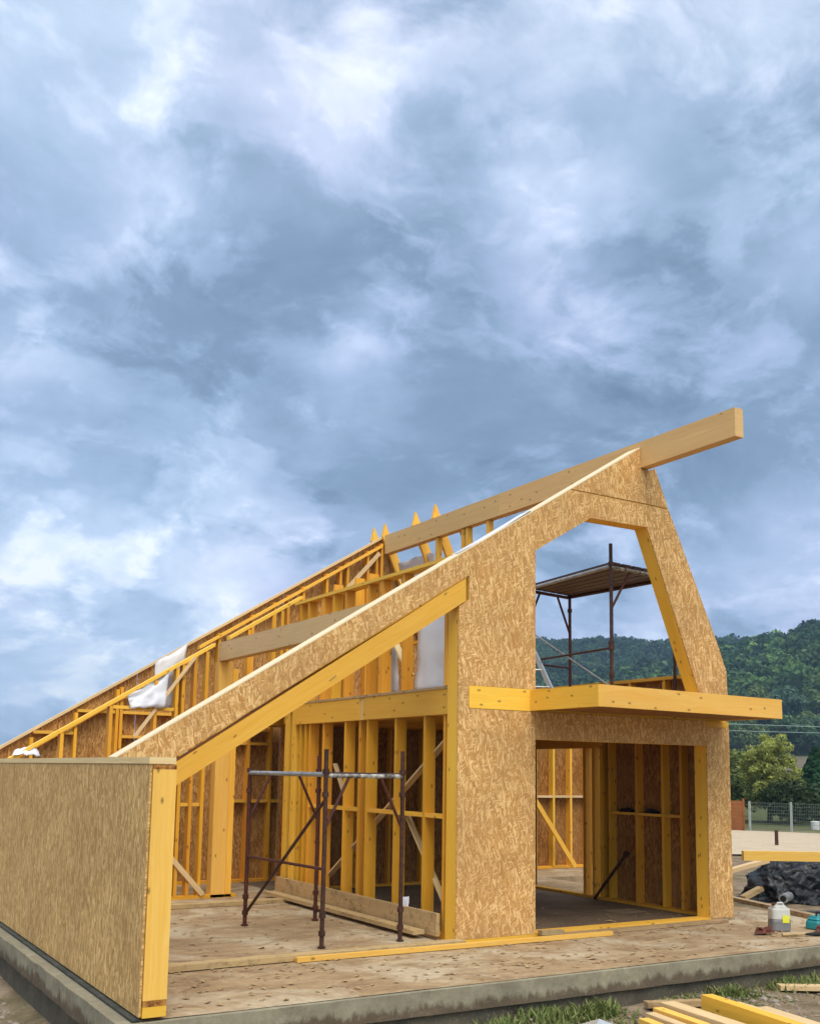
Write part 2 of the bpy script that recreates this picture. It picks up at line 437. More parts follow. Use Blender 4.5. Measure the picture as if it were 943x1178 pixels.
sheet([(1.615, 5.216), (2.80, 5.216), (3.215, 5.212), (2.995, 5.70), (2.895, 5.66), (2.745, 5.66), (2.745, rz(2.745))])
sheet([(2.80, 4.912), (2.843, 4.912), (3.758, 2.765), (4.24, 2.765), (4.222, 3.18), (4.08, 3.5), (3.225, 5.194), (2.80, 5.202)])
sheet([(0, .045), (1.065, .045), (1.065, 2.512), (.14, 2.512), (.14, 2.762), (0, 2.762)])
sheet([(1.068, 2.197), (3.83, 2.197), (3.83, 2.512), (1.068, 2.512)])
sheet([(3.83, .045), (4.252, .045), (4.245, 2.435), (3.833, 2.435), (3.833, 2.19), (3.83, 2.19)])
b = MB(); b.box((.143, -.02, 2.515), (1.062, -.001, 2.762)); b.build('rim_board', 'wood', GW)
b = MB(); b.box((3.835, -.014, 2.438), (4.24, -.001, 2.51)); b.build('rim_board', 'wood', GW)
# glulam rafter of the gable
rb = [(-3.738, 1.472), (.100, 3.953), (.100, 3.705), (-3.738, 1.262)]
b = MB(); 
P = []
for (x, zb, zt) in ((-3.738, 1.262, 1.472), (.088, 3.698, 3.945)):
    for y in (-.021, .15):
        for z in (zb, zt): P.append(Vector((x, y, z)))
b.hexa(P, 4.5, .17, .24); b.build('rake_beam', 'wood', GW)
box('sill_plate', (1.07, -.03, .002), (3.83, .17, .055), 'wood', GW)
box('sill_plate', (-.002, -.022, .004), (1.064, .19, .042), 'wood', GW)
box('sill_plate', (3.836, -.022, .004), (4.27, .19, .042), 'oldplank', GW)
box('threshold_plank', (1.09, -.16, .01), (4.0, -.04, .04), 'plank', GW)
# nail and staple marks
b = MB()
for i in range(10):
    x = -2.9 + i*.33; z = roof(x)-.46+R.uniform(-.05, .02)
    if i == 4:
        a = R.uniform(.3, 1.1); b.beam((x, -.024, z-.03), (x+.05*math.cos(a)*2, -.024, z+.03), .004, .01, (0, 1, 0))
b.build('staple', 'oldplank', GW)

# ridge beam / purlin ----------------------------------------------
box('ridge_beam', (2.751, -1.53, 5.672), (2.887, 3.0, 6.012), 'glulam', HOUSE)
box('ridge_beam', (2.753, 3.004, 5.674), (2.885, 6.45, 6.010), 'glulam', HOUSE)
box('purlin', (-.93, .205, 3.352), (-.79, 2.65, 3.622), 'purlin', HOUSE)
box('purlin', (-.93, 2.654, 3.35), (-.79, 4.80, 3.62), 'purlin', HOUSE)

# canopy -----------------------------------------------------------
# shallow timber box above the door
cf = [(.985, -.025), (.985, -1.17), (4.13, -.95), (4.13, -.025)]
ci = [(1.03, -.03), (1.03, -1.12), (4.085, -.905), (4.085, -.03)]
q = MB()
q.prism([(x*1.0, y) for x, y in [(1.032, -.03), (1.032, -1.122), (4.083, -.908), (4.083, -.03)]], [], 2, 2.725, 2.742)
CN = q.build('canopy', 'osb_shaded', HOUSE)
def slantbox(name, a, b_, t, z0, z1, m, par):
    q = MB(); a = Vector((*a, (z0+z1)/2)); b_ = Vector((*b_, (z0+z1)/2)); q.beam(a, b_, t, z1-z0); return q.build(name, m, par)
slantbox('fascia_board', (1.007, -.022), (1.007, -1.168), .044, 2.52, 2.752, 'wood', CN)
slantbox('fascia_board', (.986, -1.148), (4.13, -.928), .044, 2.521, 2.753, 'wood_post', CN)
slantbox('fascia_board', (4.108, -.022), (4.108, -.90), .044, 2.522, 2.752, 'wood', CN)
for i in range(5):
    x = 1.5 + i*.52
    box('joist', (x, -1.06+ .07*(x-1), 2.56), (x+.045, -.03, 2.722), 'stud', CN)
b = MB(); b.prism([(1.032, -.032), (1.032, -1.12), (4.083, -.905), (4.083, -.032)], [], 2, 2.535, 2.552); b.build('soffit', 'osb_shaded', CN)

# floor deck -------------------------------------------------------
FD = box('floor_deck', (.205, .205, 2.728), (4.20, 6.40, 2.748), 'osb_shaded', HOUSE, grain=1)
for i in range(10):
    y = .55 + i*.62
    box('joist', (.20, y, 2.49), (4.06, y+.05, 2.726), 'stud', FD)

# wall between porch and rooms ------------------------------------
b = MB(); b.box((.05, .21, .004), (.19, 4.70, .05))
PW = b.build('partition_wall', 'stud', HOUSE)
SY = [.30, .72, 1.37, 2.06, 2.27, 2.66, 3.30, 3.72, 3.86, 4.02]
for i, y in enumerate(SY):
    w = .045 if i not in (3,) else .05
    box('stud', (.05+R.uniform(-.002, .002), y, .051), (.19, y+w, 2.448), 'stud', PW)
for a, c in zip(SY[:-1], SY[1:]):
    if c-a > .3: box('nogging', (.055, a+.046, 1.30), (.185, c-.001, 1.345), 'wood', PW)
box('header_beam', (.02, .21, 2.452), (.19, 2.16, 2.735), 'wood', PW)
box('header_beam', (.02, 2.26, 2.452), (.19, 4.15, 2.735), 'wood', PW)
box('joint_post', (.03, 2.163, 2.450), (.19, 2.257, 2.733), 'glulam', PW)
box('top_plate', (.012, .21, 2.737), (.36, 4.70, 2.765), 'plank', PW)
box('stud', (.04, .205, .051), (.18, .25, 2.45), 'wood', PW)
# corner post cluster
box('corner_post', (.03, 4.16, .051), (.17, 4.28, 2.735), 'wood', PW)
box('corner_post', (.05, 4.42, .051), (.19, 4.56, 2.735), 'wood', PW)
beam('brace', (.205, 3.75, .15), (.205, .30, 2.30), .022, .09, 'pale', PW, up=(1, 0, 0))
beam('brace', (.205, 1.38, 1.33), (.205, .45, .30), .022, .07, 'pale', PW, up=(1, 0, 0))
beam('brace', (.205, 3.25, 1.9), (.205, 2.85, 1.36), .022, .06, 'pale', PW, up=(1, 0, 0))
# upper knee wall above it
UX = .22
b = MB(); b.box((UX-.02, .205, 4.262), (UX+.14, 4.68, 4.306))
UW = b.build('upper_wall', 'wood', HOUSE)
for y in (1.52, 2.05, 2.42, 3.06, 3.42, 3.72, 4.22, 4.48):
    box('stud', (UX, y, 2.766), (UX+.14, y+.045 + (.05 if y in (2.05, 3.72) else 0), 4.26), 'stud', UW)
b = MB(); b.box((-.001, .21, 2.768), (.139, .27, 3.60), grain=2)
b.build('post', 'wood', UW)
beam('brace', (UX+.13, 1.55, 3.0), (UX+.13, 2.0, 3.5), .022, .09, 'pale', UW, up=(1, 0, 0))
# cripple studs from knee wall up to roof
for y in (2.95, 3.35, 4.0): box('stud', (UX+.3, y, 4.0), (UX+.44, y+.045, 4.52), 'stud', UW)

# cross wall at the back of the porch -------------------------------
YC = 4.75
b = MB(); b.box((-3.73, YC, .004), (-.55, YC+.14, .05))
CW = b.build('cross_wall', 'stud', HOUSE)
def rake(name, x0, x1, y, w, h, dz, m, par):
    q = MB(); q.beam((x0, y, roof(x0)+dz), (x1, y, roof(x1)+dz), w, h, cut='v'); return q.build(name, m, par)
rake('top_plate', -3.72, -1.0, YC+.07, .14, .05, 0.0, 'wood', CW)
rake('top_plate', -.78, .36, YC+.07, .14, .05, -.02, 'wood', CW)
for x in (-3.1, -2.47, -1.86, -1.56, -1.47, -1.30, -1.13):
    box('stud', (x, YC+.002, .051), (x+.045, YC+.138, roof(x)-.03), 'stud', CW)
b = MB(); b.box((-.93, YC+.0, .01), (-.72, YC+.16, 3.345), grain=2); b.build('post', 'wood_post', CW)
b = MB(); b.box((-.717, YC-.0, .012), (-.63, YC+.15, 3.25), grain=2); b.build('post', 'wood', CW)
for x0, x1 in ((-2.42, -1.87), (-1.81, -1.57), (-1.42, -1.31), (-1.25, -1.14)):
    box('nogging', (x0, YC+.01, 1.28), (x1, YC+.13, 1.325), 'wood', CW)
for x0, x1 in ((-2.42, -1.87), (-1.81, -1.57)): box('nogging', (x0, YC+.01, 2.60), (x1, YC+.13, 2.645), 'wood', CW)
beam('brace', (-2.1, YC-.012, 1.2), (-1.05, YC-.012, .06), .07, .022, 'pale', CW, up=(0, 1, 0))
beam('brace', (-2.12, YC-.012, 2.22), (-1.30, YC-.012, 3.38), .045, .022, 'pale', CW, up=(0, 1, 0))
beam('brace', (-1.53, YC+.15, 1.5), (-1.2, YC+.15, 2.4), .06, .022, 'pale', CW, up=(0, 1, 0))
for x in (-.50, -.12, .02):
    box('stud', (x, YC+.003, 2.92), (x+.045, YC+.137, roof(x)-.05), 'stud', CW)
box('header_beam', (-.628, YC+.01, 2.72), (.20, YC+.13, 2.915), 'wood', CW)

# back gable -------------------------------------------------------
YG = 6.62
b = MB(); b.box((-3.73, YG-.14, .004), (4.1, YG, .05))
BG = b.build('back_gable_wall', 'stud', HOUSE)
bo = [(-3.9, .01), (-3.9, roof(-3.9)+.02), (-1.55, roof(-1.55)+.0), (-1.545, .01)]
for x0, x1 in ((-3.93, -1.56), (-1.55, .89), (.90, 2.94)):
    z = lambda x: roof(x)+.07
    pts = [(x0, .01), (x1, .01), (x1, z(x1)), (x0, z(x0))]
    if x1 > 2: pts = [(x0, .01), (x1, .01), (x1, 5.98), (x1-.12, z(x1-.12)-.0), (x0, z(x0))]
    prism('osb_sheet', pts, [], 1, YG+.003, YG+.018, 'osb_half_shaded', BG)
prism('osb_sheet', [(2.945, .01), (4.24, .01), (4.24, 3.18), (4.08, 3.5), (2.98, 5.75), (2.945, 5.90)], [], 1, YG+.003, YG+.018, 'osb_half_shaded', BG)
rake('rake_edge', -3.95, 2.82, YG-.02, .10, .045, .055, 'pale', BG)
rake('top_plate', -.62, 2.72, YG-.12, .10, .05, -.09, 'wood', BG)
rake('top_plate', -3.72, -.64, YG-.12, .10, .05, -.21, 'stud', BG)
for x in (-3.13, -2.51, -1.90, -1.84, -.9, -.3, .27, .66, .90, 1.18, 1.62, 1.88, 2.02, 2.42, 2.60, 2.70, 3.3, 3.9):
    zt = roof(x)-.03 if x < 2.75 else (5.6-1.95*(x-3.0))
    box('stud', (x, YG-.14, .051), (x+.045, YG-.002, min(zt, roof(x)-.03)), 'stud', BG)
for x0, x1, z in ((-3.08, -2.52, 2.28), (-2.46, -1.91, 2.62), (-1.79, -.91, 2.62), (-1.79, -.91, 2.25), (-.85, -.31, 2.62), (-.25, .26, 1.27), (.32, .65, 1.27), (.71, .89, 1.27), (-.25, .26, 2.2), (.32, .65, 2.2), (.32, .65, 2.42), (-2.46, -1.91, 1.3), (1.25, 1.61, 4.4), (1.67, 1.87, 4.45), (2.07, 2.41, 4.62)):
    box('nogging', (x0, YG-.13, z), (x1, YG-.01, z+.045), 'wood', BG)
beam('brace', (1.6, YG-.155, 4.5), (2.66, YG-.155, 5.68), .07, .022, 'pale', BG, up=(0, 1, 0))

# right hand wall ---------------------------------------------------
XR = 4.1
b = MB(); b.box((XR-.03, .205, .004), (XR+.12, 3.0, .05)); b.box((XR-.03, 3.0, .004), (XR+.12, 6.46, .05))
RW = b.build('side_wall', 'stud', HOUSE)
prism('osb_sheet', [(.205, .02), (2.32, .02), (2.32, 3.17), (.205, 3.17)], [], 0, XR+.122, XR+.138, 'osb_shaded', RW)
for y in (.22, .40, .68, 1.02, 1.53, 2.08, 2.26):
    box('stud', (XR, y, .051), (XR+.12, y+.045, 2.48), 'stud', RW)
for y in (2.42, 2.62, 4.9, 5.6, 6.3):
    box('stud', (XR, y, .051), (XR+.12, y+.06, 2.48), 'stud', RW)
for a, c in ((.727, 1.019), (1.067, 1.529), (1.577, 2.079)):
    box('shelf', (XR-.0, a, 1.25), (XR+.115, c, 1.285), 'wood', RW)
box('header_beam', (XR-.01, 2.3, 2.2), (XR+.12, 6.4, 2.49), 'stud', RW)
box('top_plate', (XR, .205, 3.125), (XR+.14, 3.9, 3.17), 'wood', RW)
for y in (.28, .97, 1.64, 2.3, 2.95, 3.6): box('stud', (XR+.0, y, 2.75), (XR+.118, y+.045, 3.122), 'stud', RW)
# back room beyond
b = MB(); b.box((4.245, 6.48, .004), (8.6, 6.60, .05))
AN = b.build('back_room_wall', 'stud', HOUSE)
for x0, x1 in ((4.25, 6.4), (6.405, 8.6)): prism('osb_sheet', [(x0, .01), (x1, .01), (x1, 2.95), (x0, 2.95)], [], 1, 6.603, 6.618, 'osb_shaded', AN)
for i in range(9):
    x = 4.9 + .43*i
    box('stud', (x, 6.46, .051), (x+.045, 6.60, 2.7), 'wood', AN)
for i in range(8):
    x = 4.9 + .43*i
    box('nogging', (x+.047, 6.46, 1.35), (x+.428, 6.60, 1.39), 'pale', AN)
box('top_plate', (4.25, 6.46, 2.702), (8.6, 6.60, 2.745), 'wood', AN)
beam('brace', (5.45, 6.40, 2.2), (6.95, 6.2, .05), .09, .03, 'wood', AN, up=(0, 1, 0))

# rafters of the steep side, peaks stick up over the ridge ------------
for y in (6.95, 6.55, 5.50, 4.87, 4.25):
    z = MB()
    a = Vector((4.16, y, 3.15)); t = Vector((2.975, y, 5.72))
    # wedge cut: the tip of each rafter ends in a point
    d = (t-a).normalized(); n = Vector((d.z, 0, -d.x)); h = .085
    lo = [a + n*h*k + Vector((0, yy, 0)) for yy in (-.03, .03) for k in (-1, 1)]
    # the inner edge stops at the ridge, the outer edge runs on to a point
    e0, e1 = (.36, .56) if y > 4.5 else (.02, .03)
    hi = [t + n*h*k*(1 if k < 0 else .8) + d*(e0 if k < 0 else e1) + Vector((0, yy, 0)) for yy in (-.03, .03) for k in (-1, 1)]
    z.hexa(lo+hi, 3, .06, .17)
    z.build('rafter', 'wood', HOUSE)
box('knee_plate', (4.08, 4.0, 3.10), (4.22, 6.45, 3.145), 'wood', HOUSE)
for y in (4.74, 3.98, 3.86, 3.30):
    box('post', (2.78, y, 4.0), (2.87, y+.07, 5.668), 'wood', HOUSE)
box('collar_beam', (2.76, 3.25, 3.95), (2.89, 6.4, 3.998), 'stud', HOUSE)
# partition and right wall sheet, both added to darken the rooms
b = MB(); b.box((.22, 5.02, .004), (4.06, 5.12, .05))
IP = b.build('darkening_partition', 'stud', HOUSE)
prism('osb_sheet', [(.24, .02), (4.05, .02), (4.05, 2.48), (.24, 2.48)], [], 1, 5.122, 5.137, 'osb_shaded', IP)
for i in range(7): box('stud', (.30+.6*i, 5.02, .051), (.345+.6*i, 5.118, 2.48), 'stud', IP)
prism('osb_sheet', [(3.95, .02), (6.6, .02), (6.6, 2.9), (3.95, 2.9)], [], 0, XR+.122, XR+.138, 'osb_shaded', RW)  # added sheet that keeps daylight out of the rooms

# ------------------------------------------------------------------ sheets of film
def film(name, pts, nu, nv, amp, seed, label, m='film', thick=.002):
    """pts: four corners (a,b,c,d) ; crumpled cloth between them"""
    a, b_, c, d = [Vector(p) for p in pts]; me = bpy.data.meshes.new(name); V = []; Fc = []
    nrm = (b_-a).cross(d-a).normalized()
    for j in range(nv+1):
        for i in range(nu+1):
            u, v = i/nu, j/nv; p = a*(1-u)*(1-v)+b_*u*(1-v)+c*u*v+d*(1-u)*v
            q = Vector((u*3+seed, v*3, seed)); h = abs(noise.noise(q))*1.6 + .5*noise.noise(q*3)
            V.append(p + nrm*h*amp + nrm*(1-2*abs(noise.noise(q*1.9)))*amp*.5 + Vector((0, 0, noise.noise(q*1.7)*amp*.8)))
    for j in range(nv):
        for i in range(nu):
            k = j*(nu+1)+i; Fc.append((k, k+1, k+nu+2, k+nu+1))
    me.from_pydata(V, [], Fc); me.materials.append(M[m]); o = bpy.data.objects.new(name, me); COL.objects.link(o)
    md = o.modifiers.new('t', 'SOLIDIFY'); md.thickness = thick
    me.polygons.foreach_set('use_smooth', [True]*len(me.polygons))
    seat(o, a); tag(o, label, 'plastic sheet'); return o
film('plastic_sheet', [(-2.20, 4.72, 2.60), (-1.72, 4.70, 2.64), (-1.66, 4.80, 3.16), (-2.24, 4.80, 2.80)], 14, 10, .032, 1.3, 'crumpled white film hanging over the sloping plate near the low left end')
film('plastic_sheet', [(-1.80, 4.99, 2.62), (-1.46, 4.99, 2.64), (-1.34, 4.99, 3.58), (-1.80, 4.99, 3.30)], 10, 9, .04, 4.9, 'grey white film behind the sloping plate, right of the crumpled one')
film('plastic_sheet', [(.37, .40, 2.77), (.37, 1.50, 2.78), (.37, 1.38, 4.2), (.37, .40, 4.2)], 12, 20, .03, 8.1, 'tall smooth milky film stretched in the upper wall beside the gable pillar')
film('plastic_sheet', [(.40, 2.0, 2.80), (.40, 2.2, 2.80), (.40, 2.5, 3.9), (.40, 1.95, 3.9)], 8, 16, .04, 12.4, 'narrow curled milky film between two upper studs')
film('plastic_sheet', [(3.35, 6.45, 4.6), (3.35, 5.3, 4.6), (3.06, 5.3, 5.55), (3.06, 6.45, 5.55)], 12, 12, .05, 15.2, 'pale film hung inside the steep roof side under the ridge')
film('plastic_sheet', [(.02, .02, 4.245), (.02, .19, 4.245), (1.0, .17, 4.855), (1.0, -.02, 4.86)], 30, 4, .018, 19.2, 'strip of white film lying along the crest of the front rake')
film('plastic_sheet', [(-1.62, 4.93, 1.32), (-1.38, 4.93, 1.32), (-1.40, 4.93, 2.15), (-1.60, 4.93, 2.15)], 6, 10, .03, 6.6, 'narrow grey white film between the lower studs just behind the corner post')
film('plastic_sheet', [(-3.70, 4.70, 1.93), (-3.35, 4.70, 1.93), (-3.40, 4.80, 2.06), (-3.65, 4.80, 2.0)], 8, 5, .03, 7.7, 'small scrap of white film at the lowest end of the sloping plate')
film('paper_label', [(-.052, .905, .21), (-.075, 1.04, .19), (-.03, 1.06, .38), (-.01, .93, .40)], 6, 6, .01, 2.2, 'crumpled white paper tag fixed to the plank along the porch wall')

# ------------------------------------------------------------------ loose timber on the slab
def loose(name, a, b_, w, h, m, label, cat='plank', group=None, up=(0, 0, 1)):
    o = beam(name, a, b_, w, h, m, None, up); seat(o, a); return tag(o, label, cat, group)
loose('plank', (-3.66, -.13, .04), (.02, -.105, .04), .15, .05, 'plank', 'long flat plank on the slab between corner post and pillar')
loose('lath', (-1.96, -.235, .035), (1.93, -.30, .035), .055, .045, 'wood_post', 'thin bright yellow lath lying in front of the pillar')
loose('plank', (-3.5, 3.86, .035), (-.02, 3.92, .035), .16, .05, 'plank', 'flat plank on the slab across the back of the porch')
loose('plank', (-.04, .27, .17), (-.02, 4.55, .17), .045, .24, 'plank', 'wide board standing on edge against the foot of the porch wall')
loose('plank', (-.165, .46, .075), (-.15, 4.5, .075), .15, .045, 'plank', 'flat plank lying along the foot of the edgewise board')
loose('plank', (5.99, 1.95, .04), (5.08, -1.10, .04), .12, .055, 'plank', 'grey timber edging plank on the right end of the slab')
loose('plank', (5.35, .10, .03), (6.6, -.75, .03), .14, .035, 'membrane', 'dark wet board behind the plastic jug')
b = MB(); b.box((-.0, 0, 0), (.28, .10, .045)); o = b.build('wood_block', 'plank'); o.location = (1.06, -.14, .044); o.rotation_euler.z = -.2; tag(o, 'short block of wood beside the pillar foot at the doorway', 'wood block')
b = MB(); b.box((0, 0, 0), (.30, .12, .04)); o = b.build('wood_block', 'oldplank'); o.location = (.35, -.26, .012); o.rotation_euler.z = .1
o.location = (-2.6, 3.2, .012); tag(o, 'small dark offcut lying on the porch floor behind the corner post', 'wood block')
# prop leaning in the right room
b = MB(); b.tube([(4.00, 2.32, .03), (3.93, 1.60, .70)], .022); PRP = b.build('steel_prop', 'rustdark'); 
tag(seat(PRP, (4.0, 2.32, .03)), 'dark steel tube leaning against the shelf studs in the room', 'steel prop')
b = MB(); b.tube([(3.93, 1.60, .70), (3.928, 1.565, .735)], .045); q = b.build('prop_head', 'rustdark', PRP); q.matrix_parent_inverse = Matrix.Translation(-PRP.location)
b = MB(); b.box((3.3, 1.0, .01), (3.75, 1.35, .016)); o = b.build('paper_sheet', 'oldplank'); tag(seat(o, (3.3, 1.0, .01)), 'flat grey sheet of paper on the dark room floor', 'paper')
# dark things on the shelves
# (defined after blob)
# ------------------------------------------------------------------ scaffolds
def scaffold(name, corners, z0, zbar, ztop, label, planks=False, midz=None):
    """corners: near-left, near-right, far-right, far-left"""
    o = empty(name, (corners[0][0], corners[0][1], z0), label, 'scaffold')
    L = Vector(o.location)
    def T(n, pts, r, m):
        b = MB(); b.tube([Vector(p)-L for p in pts], r, 10); return b.build(n, m, o, smooth=False)
    for i, (x, y) in enumerate(corners):
        m = ('rustdark', 'rustdark', 'rust', 'rust')[i]
        zt = ztop[i]
        p = T('post', [(x, y, z0), (x+.004, y, (z0+zt)/2), (x, y, zt)], .024, m)
        for zz in (z0+.12, z0+.30, zbar-.22, zbar+.02):
            b = MB(); b.tube([Vector((x, y, zz))-L, Vector((x, y, zz+.05))-L], .036, 10); b.build('coupler', m, p)
        T('foot', [(x, y, z0), (x, y, z0+.012)], .042, m)
    A, B, Cc, D = corners
    def at(p, q, t, z): return (p[0]+(q[0]-p[0])*t, p[1]+(q[1]-p[1])*t, z)
    for p, q, m in ((A, B, 'splash'), (D, Cc, 'rust')):
        T('ledger', [at(p, q, 0, zbar), at(p, q, 1, zbar)], .024, m)
        for s in (0, 1):
            T('knee_brace', [at(p, q, .30 if s == 0 else .70, zbar), at(p, q, 0 if s == 0 else 1, zbar-.55)], .017, 'rust')
    for p, q, m in ((A, D, 'galv'), (B, Cc, 'rustdark')):
        T('ledger', [at(p, q, 0, zbar+.012), at(p, q, 1, zbar+.012)], .026, m)
    if midz: 
        T('handrail', [at(A, D, 0, midz), at(A, D, 1, midz)], .016, 'rust')
        T('diagonal_brace', [at(A, D, 1, z0+.13), at(A, D, 0, zbar-.25)], .018, 'rustdark')
    return o, L, T, at
scaffold('tube_scaffold', [(-1.39, .37), (-.44, .40), (-.58, 2.16), (-1.50, 2.13)], .012, 1.755, (2.03, 2.03, 1.99, 1.78), 'rusty steel tube scaffold standing on the slab inside the porch', midz=.80)
o, L, T, at = scaffold('scaffold_tower', [(2.71, .51), (3.96, .64), (3.84, 2.66), (2.90, 2.51)], 2.752, 4.47, (4.78, 4.46, 4.46, 4.46), 'dark steel scaffold with a plank platform standing on the upper floor', midz=None)
A, B, Cc, D = (2.71, .51), (3.96, .64), (3.84, 2.66), (2.90, 2.51)
for i in range(6):
    t0, t1 = i/6+.014, (i+1)/6-.014
    q = MB(); P = []
    pa, pb = at(A, B, t0, 4.50), at(A, B, t1, 4.50); pc, pd = at(D, Cc, t1, 4.50), at(D, Cc, t0, 4.50)
    lo = [Vector(p)-L for p in (pa, pb, pc, pd)]; hi = [p+Vector((0, 0, .045)) for p in lo]
    q.hexa([lo[0], hi[0], lo[1], hi[1], lo[3], hi[3], lo[2], hi[2]], 2.0, .2, .045)
    q.build('platform_plank', 'rustdark', o)
T('ledger', [at(A, D, 0, 3.42), at(A, D, 1, 3.42)], .016, 'rustdark'); T('ledger', [at(A, D, 1, 3.40), at(D, Cc, 1, 3.40)], .016, 'rustdark')
T('diagonal_brace', [at(A, D, 1.0, 3.9), at(B, Cc, .35, 2.80)], .013, 'galv')
T('coupler', [(2.71, .51, 3.40), (2.71, .51, 3.50)], .04, 'rustdark')
# ladder
LD = empty('ladder', (2.4, 1.88, 2.752), 'grey aluminium ladder leaning up behind the gable pillar', 'ladder')
def lad(s): return Vector((2.42+s*.40, 1.88-.18*s, 2.752)) , Vector((2.32+s*.36, 2.75-.18*s, 4.25))
for s in (0, 1):
    a, c = lad(s); beam('ladder_rail', a-LD.location, c-LD.location, .03, .07, 'alu', LD)
for k in range(1, 6):
    t = k/6; a = lad(0)[0].lerp(lad(0)[1], t); c = lad(1)[0].lerp(lad(1)[1], t); b = MB(); b.tube([a-LD.location, c-LD.location], .014); b.build('rung', 'alu', LD)

# ------------------------------------------------------------------ jug and bits on the right end of the slab
JG = empty('plastic_jug', (4.03, -.90, .012), 'white plastic jug half full of grey liquid with yellow label on the slab', 'jug')
def rounded(b, w, d, z0, z1, r, top=1.0, mi=0, n=6, cap=True):
    rings = []
    for z, k in ((z0, .96), (z0+.012, 1), (z1-.02, top), (z1, top*.93)):
        ring = []
        for cx, cy, a0 in ((w/2-r, d/2-r, 0), (-w/2+r, d/2-r, 90), (-w/2+r, -d/2+r, 180), (w/2-r, -d/2+r, 270)):
            for i in range(n+1):
                a = math.radians(a0+90*i/n); ring.append(((cx+r*math.cos(a))*k, (cy+r*math.sin(a))*k, z))
        rings.append(ring)
    m = len(rings[0])
    for p, q in zip(rings, rings[1:]):
        for i in range(m): b.poly([p[i], p[(i+1) % m], q[(i+1) % m], q[i]], [(0, 0)]*4, mi)
    b.poly(rings[0][::-1], [(0, 0)]*m, mi); b.poly(rings[-1], [(0, 0)]*m, mi)
b = MB(); rounded(b, .27, .2, 0, .15, .05); q = b.build('jug_lower_half', 'jug_grey', JG, smooth=False)
b = MB(); rounded(b, .272, .202, .152, .30, .05, top=.95); q = b.build('jug_upper_half', 'jug_white', JG)
b = MB(); rounded(b, .20, .15, .30, .335, .04, top=.85); b.build('jug_shoulder', 'jug_white', JG)
b = MB(); b.tube([(-.075, 0, .33), (-.075, 0, .362)], .026, 14); b.build('cap', 'red', JG)
b = MB(); b.tube([(-.03, 0, .33), (-.02, 0, .365), (.05, 0, .365), (.07, 0, .332)], .012, 8); b.build('handle', 'jug_white', JG)
b = MB(); b.box((.0, -.108, .11), (.095, -.1035, .21)); b.build('label_sticker', 'yellow', JG)
JG.rotation_euler.z = -.45; JG.scale = (.87,)*3
def blob(name, c, r, m, label, cat, seed=1.0, sub=3, amp=.35):
    bm = bmesh.new(); bmesh.ops.create_icosphere(bm, subdivisions=sub, radius=1)
    for v in bm.verts:
        k = 1 + amp*noise.noise(v.co*1.6+Vector((seed, 0, 0))) + amp*.4*noise.noise(v.co*5+Vector((seed, 3, 0)))
        v.co = Vector((v.co.x*r[0]*k, v.co.y*r[1]*k, max(-.02*r[2], v.co.z*r[2]*k)))
    me = bpy.data.meshes.new(name); bm.to_mesh(me); bm.free(); me.materials.append(M[m])
    o = bpy.data.objects.new(name, me); COL.objects.link(o); o.location = c; return tag(o, label, cat)
blob('work_glove', (3.62, -1.02, .03), (.11, .07, .07), 'redrag', 'crumpled red brown work glove on the slab left of the jug', 'glove', 2.1, amp=.8)
b = MB(); b.tube([(3.66, -1.24, .03), (3.95, -1.32, .032), (4.18, -1.43, .025)], [.018, .014, .011], 8)
for i, (y, w_) in enumerate(((1.30, .15), (1.80, .19))):
    o = blob('tool_bag', (4.165, y, 1.287), (.05, w_*.8, .05), 'black', ['low dark heap of tools on the wall shelf nearer the door jamb', 'longer dark heap of tools on the far wall shelf'][i], 'tool bag', 3.3+i*4, amp=.7)
HM = b.build('trowel', 'plank'); seat(HM, (3.66, -1.24, .02)); tag(HM, 'long handled trowel lying on the slab in front of the jug', 'hand tool')
b = MB(); b.tube([(.28, -.10, .012), (.42, -.15, .012), (.58, -.25, .008)], [.012, .026, .01], 8); b.build('blade', 'black', HM)
CY = empty('drill_case', (4.62, -1.02, .012), 'cyan plastic bottle crate corner at the right end of the slab', 'tool box')
b = MB(); rounded(b, .34, .2, 0, .10, .04, top=.96); b.build('box_body', 'cyan', CY)
b = MB(); rounded(b, .30, .17, .102, .15, .04, top=.9); b.build('lid', 'cyan', CY)
b = MB(); b.tube([(-.07, 0, .14), (-.06, 0, .19), (.06, 0, .19), (.07, 0, .14)], .012); b.build('handle', 'black', CY)
CY['label'] = 'small cyan plastic tool box at the far right of the slab'
blob('work_glove', (4.42, -1.22, .03), (.13, .06, .06), 'redrag', 'flat red brown work glove beside the cyan tool box', 'glove', 5.1, amp=.8)

# small litter on the slab: mud crumbs and chips nobody could count
b = MB()
for i in range(900):
    x = R.uniform(-3.6, 5.2); y = R.uniform(-1.7, .0) if R.random() < .6 else R.uniform(0, 3.9); s = R.uniform(.006, .022)
    if R.random() < .03: s *= 2
    a = R.uniform(0, PI); dx, dy = math.cos(a)*s, math.sin(a)*s; z = .014
    b.poly([(x-dx*2, y-dy*2, z), (x+dy, y-dx, z+s*.5), (x+dx*2, y+dy*2, z)], [(0, 0)]*3); b.poly([(x-dx*2, y-dy*2, z), (x+dx*2, y+dy*2, z), (x-dy, y+dx, z+s*.4)], [(0, 0)]*3)
tag(b.build('wood_chips', 'plank', fixn=False), 'scattered wood chips and mud crumbs over the slab', 'wood chips', kind='stuff')

